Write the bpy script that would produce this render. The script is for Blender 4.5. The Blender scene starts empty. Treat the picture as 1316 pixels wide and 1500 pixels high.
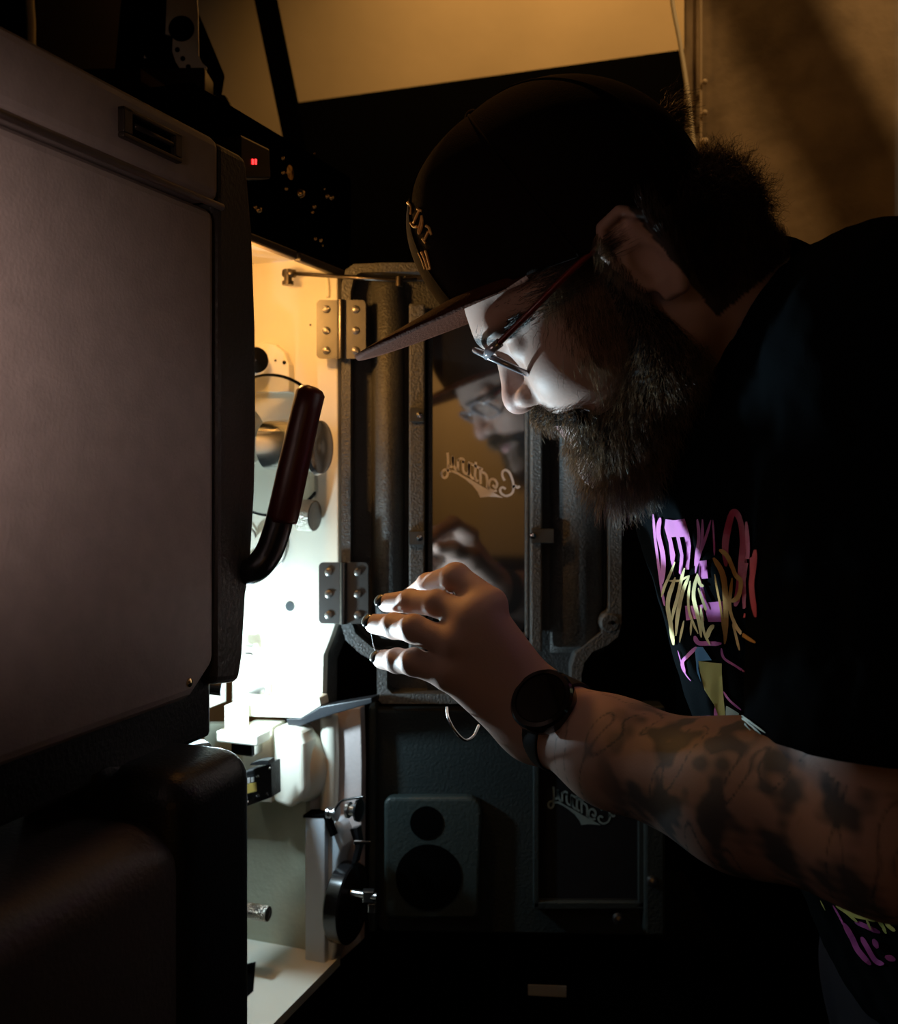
import bpy, bmesh, math, random
import numpy as np
from mathutils import Vector, Matrix, geometry
from mathutils.bvhtree import BVHTree
random.seed(7); RNG = np.random.default_rng(7)
R = math.radians
C = bpy.context.scene.collection
CZ = 1.45                      # eye height of the camera

# ------------------------------------------------------------------ camera
cam = bpy.data.cameras.new('camera'); camo = bpy.data.objects.new('camera', cam); C.objects.link(camo)
camo.location = (0, 0, CZ); camo.rotation_euler = (R(90), 0, 0)
cam.lens = 36; cam.sensor_width = 36; cam.shift_y = -70/1500; cam.clip_start = .01
cam.dof.use_dof = True; cam.dof.focus_distance = .74; cam.dof.aperture_fstop = 10
bpy.context.scene.camera = camo

# ------------------------------------------------------------------ world, exposure
w = bpy.data.worlds.new('world'); bpy.context.scene.world = w; w.use_nodes = True
w.node_tree.nodes['Background'].inputs[0].default_value = (.35, .75, .9, 1)
w.node_tree.nodes['Background'].inputs[1].default_value = .005
vs = bpy.context.scene.view_settings
vs.view_transform = 'Standard'; vs.look = 'None'; vs.exposure = 0; vs.gamma = 1

# ------------------------------------------------------------------ geometry of the place
# u runs along the projector towards the far wall, n points out of its working side
UX, UY = math.sin(R(20.27)), math.cos(R(20.27))
HX, HY = -.119, 1.12           # hinge line of the projector head
def S(s, n, z): return Vector((HX + s*UX + n*UY, HY + s*UY - n*UX, z + CZ))
def P(px, py, d): return Vector(((px-658)/1500*d, d, CZ + (680-py)/1500*d))
def on_s(px, py, s):
    rx = (px-658)/1500; d = (s - HX*-UX*1 + 0) if 0 else (s + UX*HX + UY*HY)/(UX*rx + UY); return P(px, py, d)
def on_n(px, py, n):
    rx = (px-658)/1500; d = (n + UY*HX - UX*HY)/(UY*rx - UX); return P(px, py, d)
def sn(p): dx, dy = p.x-HX, p.y-HY; return dx*UX+dy*UY, dx*UY-dy*UX, p.z-CZ

def lamp(kind, name, loc, power, color, size=.01, target=None, angle=None, blend=.5):
    l = bpy.data.lights.new(name, kind); l.energy = power; l.color = color
    if kind == 'AREA': l.size = size
    else: l.shadow_soft_size = size
    if angle: l.spot_size = R(angle); l.spot_blend = blend
    o = bpy.data.objects.new(name, l); C.objects.link(o); o.location = loc
    if target is not None: o.rotation_euler = (Vector(target)-Vector(loc)).to_track_quat('-Z', 'Y').to_euler()
    return o
LED_POS = P(346, 1008, 1.05)
LED_FACE = P(350, 1000, .893)
BULB_POS = P(350, 405, .95)
COOL = (.64, .87, 1.0); WARM = (1.0, .47, .115)
lamp('POINT', 'inspection_led_light', LED_POS, 1.9, COOL, .008)
lamp('SPOT', 'added_led_face_spot', LED_FACE, 11.5, COOL, .006, LED_FACE+Vector((.28, -.06, .23)), 96, .55)  # second emitter added to light face and hand apart from the wall
lamp('POINT', 'head_bulb_light', BULB_POS, 1.4, WARM, .012)
lamp('SPOT', 'wall_lamp_light', S(.30, .05, 1.40), 30, (1, .55, .18), .05, S(.9, .0, .75), 100, 1)
lamp('SPOT', 'pier_lamp_light', S(.05, .75, 1.15), 11, (1, .6, .25), .02, S(.45, .46, .40), 62, .8)
lamp('SPOT', 'back_wall_lamp_light', (.25, -1.5, CZ+.75), 45, (1, .55, .2), .05, (.15, -2.15, CZ+.1), 75, 1)
lamp('SPOT', 'side_lamp_light', (-.231, .095, CZ+.08), 11, (1, .76, .69), .04, (-.40, .55, CZ+.06), 60, 1)
lamp('SPOT', 'ceiling_lamp_light', (-.06, 1.02, CZ+.80), 3.0, (1, .40, .09), .02, (.16, .70, CZ), 48, .6)

# ------------------------------------------------------------------ materials
MATS = {}
def mat(name, col, rough=.5, metal=0, spec=.5, bump=0, bscale=60, var=0, vscale=8, trans=0, ior=1.5, emit=None, es=0, attr=None, coat=0, sheen=0, col2=None):
    if name in MATS: return MATS[name]
    m = bpy.data.materials.new(name); m.use_nodes = True; nt = m.node_tree; b = nt.nodes['Principled BSDF']
    b.inputs['Base Color'].default_value = (*col, 1); b.inputs['Roughness'].default_value = rough
    b.inputs['Metallic'].default_value = metal; b.inputs['Specular IOR Level'].default_value = spec
    b.inputs['Transmission Weight'].default_value = trans; b.inputs['IOR'].default_value = ior
    b.inputs['Coat Weight'].default_value = coat; b.inputs['Sheen Weight'].default_value = sheen
    if emit: b.inputs['Emission Color'].default_value = (*emit, 1); b.inputs['Emission Strength'].default_value = es
    tc = nt.nodes.new('ShaderNodeTexCoord')
    if var or col2:
        nz = nt.nodes.new('ShaderNodeTexNoise'); nz.inputs['Scale'].default_value = vscale; nz.inputs['Detail'].default_value = 6
        nt.links.new(tc.outputs['Object'], nz.inputs['Vector'])
        rp = nt.nodes.new('ShaderNodeValToRGB'); c2 = col2 or tuple(c*(1-var) for c in col)
        rp.color_ramp.elements[0].position = .35; rp.color_ramp.elements[1].position = .65
        rp.color_ramp.elements[0].color = (*c2, 1); rp.color_ramp.elements[1].color = (*col, 1)
        nt.links.new(nz.outputs['Fac'], rp.inputs[0]); nt.links.new(rp.outputs[0], b.inputs['Base Color'])
    if attr:
        a = nt.nodes.new('ShaderNodeAttribute'); a.attribute_name = attr; nt.links.new(a.outputs['Color'], b.inputs['Base Color'])
    if bump:
        n2 = nt.nodes.new('ShaderNodeTexNoise'); n2.inputs['Scale'].default_value = bscale; n2.inputs['Detail'].default_value = 4
        nt.links.new(tc.outputs['Object'], n2.inputs['Vector'])
        bp = nt.nodes.new('ShaderNodeBump'); bp.inputs['Strength'].default_value = bump; bp.inputs['Distance'].default_value = .002
        nt.links.new(n2.outputs['Fac'], bp.inputs['Height']); nt.links.new(bp.outputs['Normal'], b.inputs['Normal'])
    MATS[name] = m; return m
taupe = mat('hammered_taupe_paint', (.50, .41, .38), .45, bump=.14, bscale=420, var=.12, vscale=60)
cream = mat('cream_enamel', (.78, .74, .62), .38, spec=.5, bump=.05, bscale=30)
creamd = mat('worn_cream_enamel', (.5, .49, .36), .5, bump=.2, bscale=200, var=.12, vscale=25)
black = mat('black_crackle_paint', (.012, .013, .014), .45, bump=.4, bscale=300)
blackg = mat('black_gloss', (.01, .01, .011), .2)
matte = mat('matte_black', (.0025, .0025, .0025), 1, spec=.0)
greyp = mat('dark_speckled_paint', (.12, .12, .115), .36, bump=.8, bscale=420, var=.35, vscale=300)
steel = mat('brushed_steel', (.42, .42, .42), .3, metal=1, bump=.1, bscale=200)
hingem = mat('dull_hinge_steel', (.17, .165, .155), .45, metal=.8, bump=.1, bscale=100)
chrome = mat('chrome', (.8, .8, .8), .16, metal=1)
brass = mat('brass', (.8, .55, .25), .15, metal=1)
redrub = mat('dark_red_rubber', (.08, .009, .006), .35)
plaster = mat('plaster', (.52, .42, .28), .9, spec=.1, bump=.3, bscale=40, var=.1, vscale=5)
concrete = mat('stained_plaster', (.40, .30, .19), .9, spec=.1, bump=.6, bscale=60, var=.38, vscale=14)
def thin_glass(name, tint, refl):
    m = bpy.data.materials.new(name); m.use_nodes = True; nt = m.node_tree; nt.nodes.clear()
    o = nt.nodes.new('ShaderNodeOutputMaterial'); x = nt.nodes.new('ShaderNodeMixShader'); t = nt.nodes.new('ShaderNodeBsdfTransparent'); g = nt.nodes.new('ShaderNodeBsdfGlossy')
    t.inputs[0].default_value = (*tint, 1); g.inputs['Roughness'].default_value = .04; f = nt.nodes.new('ShaderNodeFresnel'); f.inputs[0].default_value = refl
    nt.links.new(f.outputs[0], x.inputs[0]); nt.links.new(t.outputs[0], x.inputs[1]); nt.links.new(g.outputs[0], x.inputs[2]); nt.links.new(x.outputs[0], o.inputs[0]); return m
glassm = thin_glass('clear_plastic', (.86, .88, .88), 1.5)
def knurl(name, col):
    m = mat(name, col, .3, metal=1); nt = m.node_tree; b = nt.nodes['Principled BSDF']
    tc = nt.nodes.new('ShaderNodeTexCoord'); v = nt.nodes.new('ShaderNodeTexVoronoi'); v.inputs['Scale'].default_value = 700
    nt.links.new(tc.outputs['Object'], v.inputs['Vector']); bp = nt.nodes.new('ShaderNodeBump'); bp.inputs['Strength'].default_value = 1; bp.inputs['Distance'].default_value = .001
    nt.links.new(v.outputs['Distance'], bp.inputs['Height']); nt.links.new(bp.outputs['Normal'], b.inputs['Normal']); return m
knurled = knurl('knurled_steel', (.6, .58, .52))

# ------------------------------------------------------------------ helpers
def tag(o, label=None, cat=None, group=None, kind=None):
    if label: o['label'] = label
    if cat: o['category'] = cat
    if group: o['group'] = group
    if kind: o['kind'] = kind
    return o
def thing(name, loc, label, cat, group=None):
    o = bpy.data.objects.new(name, None); C.objects.link(o); o.location = loc; o.empty_display_size = .02
    bpy.context.view_layer.update()
    return tag(o, label, cat, group)
def link(name, verts, faces, m, parent=None, smooth=False, label=None, origin=None):
    me = bpy.data.meshes.new(name)
    vs_ = np.array([tuple(v) for v in verts], dtype=float) if not isinstance(verts, np.ndarray) else verts
    o0 = np.array(origin if origin is not None else (vs_.min(0)+vs_.max(0))/2)
    me.from_pydata((vs_-o0).tolist(), [], [tuple(int(i) for i in f) for f in faces] if not isinstance(faces, np.ndarray) else faces.tolist())
    me.update(); me.materials.append(m)
    if smooth: me.polygons.foreach_set('use_smooth', [True]*len(me.polygons))
    o = bpy.data.objects.new(name, me); C.objects.link(o); o.location = o0
    if parent is not None:
        o.parent = parent; o.matrix_parent_inverse = Matrix.Translation(-wloc(parent))
    if label: o['label'] = label
    return o
def wloc(o):
    # everything here is only translated, so the world position is the plain origin we stored
    return o.get('_w') and Vector(o['_w']) or Vector(o.location)
class MB:
    def __init__(s): s.v = []; s.f = []; s.sm = []
    def add(s, v, f, smooth=False):
        k = len(s.v); s.v += [tuple(x) for x in v]; s.f += [tuple(i+k for i in q) for q in f]; s.sm += [smooth]*len(f)
    def bm(s, bm, smooth=False):
        bm.verts.ensure_lookup_table(); bm.verts.index_update()
        s.add([v.co.copy() for v in bm.verts], [[v.index for v in f.verts] for f in bm.faces], smooth); bm.free()
    def box(s, c, ax, ay, az, sx, sy, sz, bev=0, seg=2):   # centre, unit axes, full sizes
        b = bmesh.new(); bmesh.ops.create_cube(b, size=1)
        M = Matrix(((ax[0]*sx, ay[0]*sy, az[0]*sz, c[0]), (ax[1]*sx, ay[1]*sy, az[1]*sz, c[1]), (ax[2]*sx, ay[2]*sy, az[2]*sz, c[2]), (0, 0, 0, 1)))
        b.transform(M); bmesh.ops.recalc_face_normals(b, faces=b.faces[:])
        if bev: bmesh.ops.bevel(b, geom=b.edges[:], offset=bev, segments=seg, profile=.5, affect='EDGES', clamp_overlap=True)
        s.bm(b, False)
    def prism(s, pts, vec, bev=0, seg=2, smooth=False):    # closed polygon of 3D points extruded by vec
        b = bmesh.new(); vec = Vector(vec)
        a = [b.verts.new(p) for p in pts]; c = [b.verts.new(Vector(p)+vec) for p in pts]; n = len(pts)
        b.faces.new(a[::-1]); b.faces.new(c)
        for i in range(n): b.faces.new((a[i], a[(i+1) % n], c[(i+1) % n], c[i]))
        bmesh.ops.recalc_face_normals(b, faces=b.faces[:])
        if bev:
            try: bmesh.ops.bevel(b, geom=[e for e in b.edges if e.calc_face_angle(0) > .5], offset=bev, segments=seg, profile=.5, affect='EDGES', clamp_overlap=True)
            except Exception: pass
        s.bm(b, smooth)
    def cyl(s, a, b_, r0, r1=None, n=32, caps=True, prof=None):
        a = Vector(a); b_ = Vector(b_); r1 = r0 if r1 is None else r1
        ax = (b_-a).normalized(); L = (b_-a).length
        prof = prof or [(0, r0), (L, r1)]
        s.lathe(a, ax, ([(prof[0][0], 0)] if caps else []) + prof + ([(prof[-1][0], 0)] if caps else []), n)
    def lathe(s, o, ax, prof, n=32):
        ax = Vector(ax).normalized(); t = Vector((0, 0, 1)) if abs(ax.z) < .9 else Vector((1, 0, 0))
        e1 = ax.cross(t).normalized(); e2 = ax.cross(e1); v = []; f = []; idx = []
        # split sharp corners by duplicating rings
        pr = []
        for i, q in enumerate(prof):
            pr.append(q)
            if 0 < i < len(prof)-1:
                d0 = Vector((q[0]-prof[i-1][0], q[1]-prof[i-1][1])); d1 = Vector((prof[i+1][0]-q[0], prof[i+1][1]-q[1]))
                if d0.length > 1e-9 and d1.length > 1e-9 and d0.angle(d1) > .6: pr.append(None); pr.append(q)
        prev = None
        for q in pr:
            if q is None: prev = None; continue
            k = len(v)
            for j in range(n):
                t_ = 2*math.pi*j/n; v.append(Vector(o)+ax*q[0]+(e1*math.cos(t_)+e2*math.sin(t_))*max(q[1], 1e-5))
            if prev is not None:
                for j in range(n): f.append((prev+j, prev+(j+1) % n, k+(j+1) % n, k+j))
            prev = k
        s.add(v, f, True)
    def tube(s, pts, r, n=10, closed=False):
        pts = [Vector(p) for p in pts]; m = len(pts); rs = r if hasattr(r, '__len__') else [r]*m
        v = []; f = []; up = None
        for i, p in enumerate(pts):
            t = (pts[(i+1) % m]-pts[i-1]) if closed or 0 < i < m-1 else (pts[1]-pts[0] if i == 0 else pts[-1]-pts[-2])
            t.normalize()
            if up is None: up = t.orthogonal().normalized()
            up = (up - t*up.dot(t)).normalized(); sd = t.cross(up)
            for j in range(n): a = 2*math.pi*j/n; v.append(p+(up*math.cos(a)+sd*math.sin(a))*rs[i])
        for i in range(m if closed else m-1):
            for j in range(n): a = i*n; b = ((i+1) % m)*n; f.append((a+j, a+(j+1) % n, b+(j+1) % n, b+j))
        if not closed: f.append(tuple(range(n))[::-1]); f.append(tuple((m-1)*n+j for j in range(n)))
        s.add(v, f, True)
    def ball(s, c, r, n=16, sc=(1, 1, 1)):
        b = bmesh.new(); bmesh.ops.create_uvsphere(b, u_segments=n, v_segments=n//2+2, radius=r)
        b.transform(Matrix.Translation(c) @ Matrix.Diagonal((*sc, 1))); s.bm(b, True)
    def build(s, name, m, parent=None, label=None, origin=None):
        o = link(name, s.v, s.f, m, parent, False, label, origin)
        o.data.polygons.foreach_set('use_smooth', s.sm)
        b = bmesh.new(); b.from_mesh(o.data); bmesh.ops.recalc_face_normals(b, faces=b.faces[:]); b.to_mesh(o.data); b.free()
        return o
def spline(pts, k=6, closed=False):
    pts = [Vector(p) for p in pts]; out = []; m = len(pts)
    for i in range(m if closed else m-1):
        if closed: p0, p1, p2, p3 = pts[i-1], pts[i], pts[(i+1) % m], pts[(i+2) % m]
        else: p0, p1, p2, p3 = pts[max(i-1, 0)], pts[i], pts[i+1], pts[min(i+2, m-1)]
        for j in range(k):
            t = j/k; out.append(.5*((2*p1)+(p2-p0)*t+(2*p0-5*p1+4*p2-p3)*t*t+(3*p1-p0-3*p2+p3)*t**3))
    if not closed: out.append(pts[-1])
    return out
AU = Vector((UX, UY, 0)); AN = Vector((UY, -UX, 0)); AZ = Vector((0, 0, 1)); AX = Vector((1, 0, 0)); AY = Vector((0, 1, 0))
def sbox(mb, s0, s1, n0, n1, z0, z1, bev=0, seg=2):
    mb.box(S((s0+s1)/2, (n0+n1)/2, (z0+z1)/2), AU, AN, AZ, abs(s1-s0), abs(n1-n0), abs(z1-z0), bev, seg)
def sub(parent, mb, name, m, label=None): return mb.build(name, m, parent, label)

# ------------------------------------------------------------------ room
def room():
    F = -CZ
    def st(name, m, *a, **k):
        mb = MB(); sbox(mb, *a, **k); o = mb.build(name, m); o['kind'] = 'structure'; return o
    st('floor', mat('floor_paint', (.03, .028, .025), .6), -3.0, 1.1, -1.6, 2.2, F-.1, F)
    st('ceiling', mat('ceiling_paint', (.05, .045, .04), .9), -3.0, 1.1, -1.6, 2.2, 1.5, 1.6)
    st('wall_far', plaster, .9, 1.0, -1.6, 2.2, F, 1.5)
    st('wall_left', mat('dark_wall_paint', (.04, .035, .03), .9), -3.0, 1.1, -1.7, -1.6, F, 1.5)
    st('wall_right', mat('dark_wall_paint', (.04, .035, .03), .9), -3.0, 1.1, 2.2, 2.3, F, 1.5)
    st('wall_back', mat('warm_wall_paint', (.6, .5, .35), .9, spec=.1), -3.1, -3.0, -1.6, 2.2, F, 1.5)
    # pier in front of the far wall
    p = on_s(1002, 300, .45); s0, n0, _ = sn(p)
    o = st('wall_pier', concrete, .45, .9, n0, 2.2, F, 1.5, bev=.004)
    tr = MB(); sbox(tr, .44, .45, n0-.01, 2.2, F, -.05); tr.build('pier_dark_sheet', matte)['kind'] = 'structure'  # black sheet added over the lower pier to keep it dark
    # dark board band on the far wall under the lit plaster
    z = sn(on_s(700, 117, .88))[2]
    st('trim_1', matte, .87, .9, -.55, n0+.05, F, z)
room()

# ------------------------------------------------------------------ background fittings
def fittings():
    # loose pale cable down the corner of the pier
    t = MB(); pts = [(962, -800), (976, -100), (985, 0), (996, 60), (1007, 130), (1014, 190), (1021, 250), (1024, 330), (1026, 470), (1026, 700)]
    t.tube(spline([on_s(x, y, .435) for x, y in pts]), .0033, 8)
    o = t.build('cable', mat('cream_cable', (.75, .65, .45), .5)); tag(o, 'pale loose cable hanging down the corner of the plaster pier', 'cable')
    t = MB(); t.tube([on_s(1027, y, .441) for y in (-800, 60, 120, 200, 300, 700)], .0018, 6)
    for y in (120, 165, 208, 300): t.ball(on_s(1033, y, .438), .004 if y != 208 else .006, 12)
    o = t.build('conduit', mat('painted_conduit', (.55, .42, .26), .6)); tag(o, 'thin painted conduit with round clips along the pier edge behind the cable', 'conduit')
    # leaning strut
    t = MB(); a = [P(x, y, 1.62) for x, y in ((191, -870), (226, -870), (497, 450), (466, 450))]
    t.prism(a, AY*.03, .002); o = t.build('strut', matte); tag(o, 'black leaning strut crossing the lit wall above the projector', 'strut')
    # pale pipe at top left
    t = MB(); t.tube([P(36, -900, 1.5), P(40, -60, 1.5), P(46, 30, 1.5), P(48, 200, 1.5), P(48, 2120, 1.5)], .006, 12)
    o = t.build('pipe', mat('pale_pipe', (.8, .7, .5), .4)); tag(o, 'pale upright pipe behind the top left corner of the lamphouse', 'pipe')
    t = MB(); t.prism([P(-150, -620, 1.62), P(36, -620, 1.62), P(36, 2020, 1.62), P(-150, 2020, 1.62)], AY*.05)
    o = t.build('cabinet', matte); tag(o, 'dark cabinet side left of the pale upright pipe', 'cabinet')
    # unseen overhead tube, added to throw the slanting shade on the pier
    Lp = S(.05, .75, 1.15); a = Lp.lerp(on_s(1120, 0, .45), .55); b = Lp.lerp(on_s(1300, 330, .45), .55)
    t = MB(); t.tube([a+(a-b)*.8, b+(b-a)*.5], .022, 20); o = t.build('shadow_tube', mat('grey_tube_metal', (.3, .3, .3), .5, metal=.5)); tag(o, 'unseen slanting tube added above the view to shade the pier', 'shadow_tube')
    # things behind the camera that show in the window's reflection
    t = MB(); t.box((-.55, -1.25, .75), AX, AY, AZ, .9, .5, 1.5+.35, .01); t.box((.1, -1.2, .56), AX, AY, AZ, 1.0, .5, 1.12, .01)
    o = t.build('rack', matte); tag(o, 'black equipment rack behind the viewer, mirrored in the door window', 'rack')
fittings()

# ------------------------------------------------------------------ lamphouse
def lamphouse():
    root = thing('lamphouse', S(-.6, -.1, -.5), 'large taupe hammered-metal lamphouse filling the left side', 'lamphouse')
    NF = .087
    def q(px, py, n=NF): s, n_, z = sn(on_n(px, py, n)); return s, z
    zt = .234; zl = .187; zb = -.163
    sx = q(318, 600)[0]                         # seam
    # main body: outline in (s, z), extruded inwards
    end = [q(378, 300)[0]-.018, q(379, 420)[0], q(381, 560)[0], q(380, 700)[0], q(373, 800)[0]]
    def prof(pts, n1, n0, m, name, bev, label=None, seg=3):
        mb = MB(); mb.prism([S(s, n1, z) for s, z in pts], AN*(n0-n1), bev, seg); return mb.build(name, m, root, label)
    prof([(-1.25, zb), (sx-.03, zb), (sx-.001, zb+.02), (sx-.001, zl-.004), (-1.25, zl-.004)], NF, -.33, taupe, 'side_panel', .008)
    prof([(-1.25, zl), (sx-.001, zl), (sx-.001, zt), (-1.25, zt)], NF+.004, -.33, taupe, 'lid', .008)
    e = [q(x, y) for x, y in ((362, 228), (366, 245), (374, 340), (379, 480), (380, 620), (378, 720), (371, 840), (365, 870), (360, 960), (354, 1000), (318, 1004))]
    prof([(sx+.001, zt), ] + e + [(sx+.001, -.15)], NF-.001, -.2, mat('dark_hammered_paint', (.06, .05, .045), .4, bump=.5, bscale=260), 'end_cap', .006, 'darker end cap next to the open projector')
    # lip under the lid
    mb = MB(); mb.tube([S(-1.25, NF+.0015, zl-.001), S(sx+.004, NF+.0015, zl-.001)], .0026, 12); mb.build('lip', taupe, root)
    # underside trough
    mb = MB(); sbox(mb, -1.25, sx-.06, -.3, NF-.02, zb-.04, zb+.002, .004)
    mb.build('underside', black, root)
    mb = MB(); a = q(236, 1040)[0]; b = q(331, 1040)[0]
    sbox(mb, -.75, b, -.05, NF-.012, -.20, -.13, .004); mb.build('lower_housing', black, root)
    # recessed pull
    mb = MB(); s0, z0 = q(165, 152); s1, z1 = q(252, 208)
    zc = .212; h = .016
    for (a, b, c, d) in ((s0, s1, zc+h/2-.003, zc+h/2), (s0, s1, zc-h/2-.003, zc-h/2), (s0, s0+.009, zc-h/2, zc+h/2), (s1-.008, s1, zc-h/2, zc+h/2)):
        sbox(mb, a, b, NF+.002, NF+.0085, c, d, .0008)
    pl = mb.build('pull_frame', mat('worn_bronze', (.09, .07, .055), .35, metal=.6), root, 'worn bronze frame of the recessed pull')
    mb = MB(); sbox(mb, s0+.004, s1-.004, NF+.0035, NF+.005, zc-h/2, zc+h/2-.002); mb.build('pull_recess', matte, pl)
    mb = MB(); mb.tube([S(s0+.012, NF+.007, zc-.001), S(s1-.01, NF+.007, zc-.001)], .0018, 10); mb.build('pull_bar', mat('worn_bronze', (.2, .16, .12), .35, metal=.6), pl)
    # screw low on the panel
    mb = MB(); p = on_n(277, 1000, NF); mb.lathe(p-AN*.001, AN, [(0, .0), (0, .0035), (.002, .003), (.003, 0)], 16); mb.build('screw', brass, root)
    # changeover lever: red grip on a bent rod
    d = .775
    rod = spline([P(300, 835, .80), P(345, 838, .79), P(372, 834, d), P(392, 812, d), P(404, 782, d), P(412, 752, d), P(424, 700, d)])
    mb = MB(); mb.tube(rod, .0105, 20); rd = mb.build('lever', mat('dark_steel', (.05, .05, .055), .3, metal=.7), root, 'bent dark steel lever')
    g = [P(413, 765, d), P(414, 758, d), P(431, 680, d), P(449, 600, d), P(455, 576, d), P(457, 569, d), P(458, 566, d)]
    mb = MB(); mb.tube(g, [.0112, .0120, .0118, .0112, .0112, .0085, .004], 24); mb.build('grip', redrub, rd, 'dark red rubber grip')
lamphouse()

# ------------------------------------------------------------------ pedestal under the lamphouse
def pedestal():
    root = thing('pedestal', S(-.6, 0, -CZ), 'black cast pedestal with rounded shoulders under the lamphouse', 'pedestal')
    # long body with a rounded shoulder running towards the far wall
    zr = sn(on_n(255, 1210, .125))[2]
    s1 = sn(on_n(258, 1300, .125))[0]
    mb = MB(); r = .03; pr = [( .125, -CZ), (.125, zr-r)] + [(.125-r+r*math.cos(a), zr-r+r*math.sin(a)) for a in [R(15*i) for i in range(1, 7)]] + [(-.02, zr), (-.02, -CZ)]
    mb.prism([S(-1.3, n, z) for n, z in pr], AU*(s1+1.3), 0, smooth=False)
    o = mb.build('body', mat('satin_black_paint', (.16, .14, .135), .33, bump=.3, bscale=300), root)
    o.data.polygons.foreach_set('use_smooth', [True]*len(o.data.polygons)); o.data.set_sharp_from_angle(angle=R(40))
    # upright end housing
    a = sn(on_n(262, 1200, .13)); b = sn(on_n(363, 1200, .13)); zt = sn(on_n(362, 1100, .13))[2]
    mb = MB(); sbox(mb, a[0], b[0]+.012, -.0, .132, -CZ, zt+.002, .022, 6); o = mb.build('end_housing', mat('black_leather_grain', (.02, .024, .028), .34, bump=.25, bscale=500), root, 'upright black end housing with rounded top edge')
    o.data.polygons.foreach_set('use_smooth', [True]*len(o.data.polygons)); o.data.set_sharp_from_angle(angle=R(40))
    # padded hood between
    pts = [(105, 1128), (130, 1116), (170, 1114), (210, 1113), (245, 1106), (290, 1098)]
    mb = MB(); mb.tube([on_n(x, y+16, .06) for x, y in pts], .016, 20); mb.build('hood', black, root, 'rounded black hood below the lamphouse')
pedestal()

# ------------------------------------------------------------------ projector head
def lathe_part(parent, name, m, o, ax, prof, n=40, label=None):
    mb = MB(); mb.lathe(o, ax, prof, n); return mb.build(name, m, parent, label)
def screw(parent, p, ax, r=.0042, m=None, slot=None):
    mb = MB(); mb.lathe(p, ax, [(0, 0), (0, r), (r*.35, r*.92), (r*.65, r*.55), (r*.7, 0)], 20)
    ax = Vector(ax); t = ax.cross(AZ).normalized(); b = ax.cross(t); an = slot if slot is not None else random.uniform(-.8, .8)
    d = t*math.cos(an)+b*math.sin(an); e = ax.cross(d)
    sc = mb.build('screw', m or steel, parent)
    mb = MB(); mb.box(Vector(p)+ax*r*.68, d, e, ax, r*1.7, r*.28, r*.12); mb.build('slot', matte, sc) if parent.parent is None else None
    return sc
STROKES = [  # mirrored script on the window, in the lettering's own frame
 [(262,315),(268,400),(265,500),(262,556),(235,585),(205,568),(200,528),(225,502),(262,500),(300,520)],
 [(268,452),(300,468),(316,440),(318,355)], [(318,360),(325,440),(345,485),(372,500)], [(372,505),(372,385)],
 [(372,402),(405,378),(432,392),(428,425)], [(428,400),(430,500),(455,540),(490,548)], [(490,555),(492,440)],
 [(492,430),(500,540),(530,590),(560,590)], [(565,415),(556,560),(570,610),(595,618)], [(482,420),(640,497)],
 [(612,480),(618,650)], [(620,515),(665,540),(685,585),(688,690)], [(688,690),(712,700)],
 [(790,720),(745,725),(705,690),(715,615),(755,598),(792,640),(780,690),(745,660)],
 [(1035,672),(1010,690),(985,668),(955,690)],
 [(875,615),(852,570),(850,525),(882,500),(925,530),(958,610),(970,690),(950,752),(892,778),(842,755),(825,712),(850,686),(886,704)]]
SWASH = [(285,500),(340,505),(430,560),(540,620),(640,680),(760,745),(860,800),(780,790),(700,785),(612,797),(585,735),(530,665),(450,600),(370,548),(300,520)]
def logo(fmap, name, m, parent, wpx, off):
    """script lettering as thin raised film on the glass"""
    mb = MB()
    for st in STROKES:
        c = spline([Vector((x, y, 0)) for x, y in st], 5); L = []; Rr = []
        for i, p in enumerate(c):
            t = (c[min(i+1, len(c)-1)]-c[max(i-1, 0)]).normalized(); nn = Vector((-t.y, t.x, 0))*wpx
            L.append(fmap(p.x+nn.x, p.y+nn.y)+off); Rr.append(fmap(p.x-nn.x, p.y-nn.y)+off)
        k = len(L); mb.add(L+Rr, [(i, i+1, k+i+1, k+i) for i in range(k-1)])
    mb.prism([fmap(x, y)+off for x, y in SWASH], -off*.3)
    return mb.build(name, m, parent)
ghost = mat('etched_white_letters', (.95, .90, .90), .6)

def window_glass():
    m = bpy.data.materials.new('window_glass'); m.use_nodes = True; nt = m.node_tree; b = nt.nodes['Principled BSDF']
    b.inputs['Base Color'].default_value = (.02, .02, .022, 1); b.inputs['Roughness'].default_value = .05; b.inputs['IOR'].default_value = 2.6
    return m
winm = window_glass()

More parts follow.
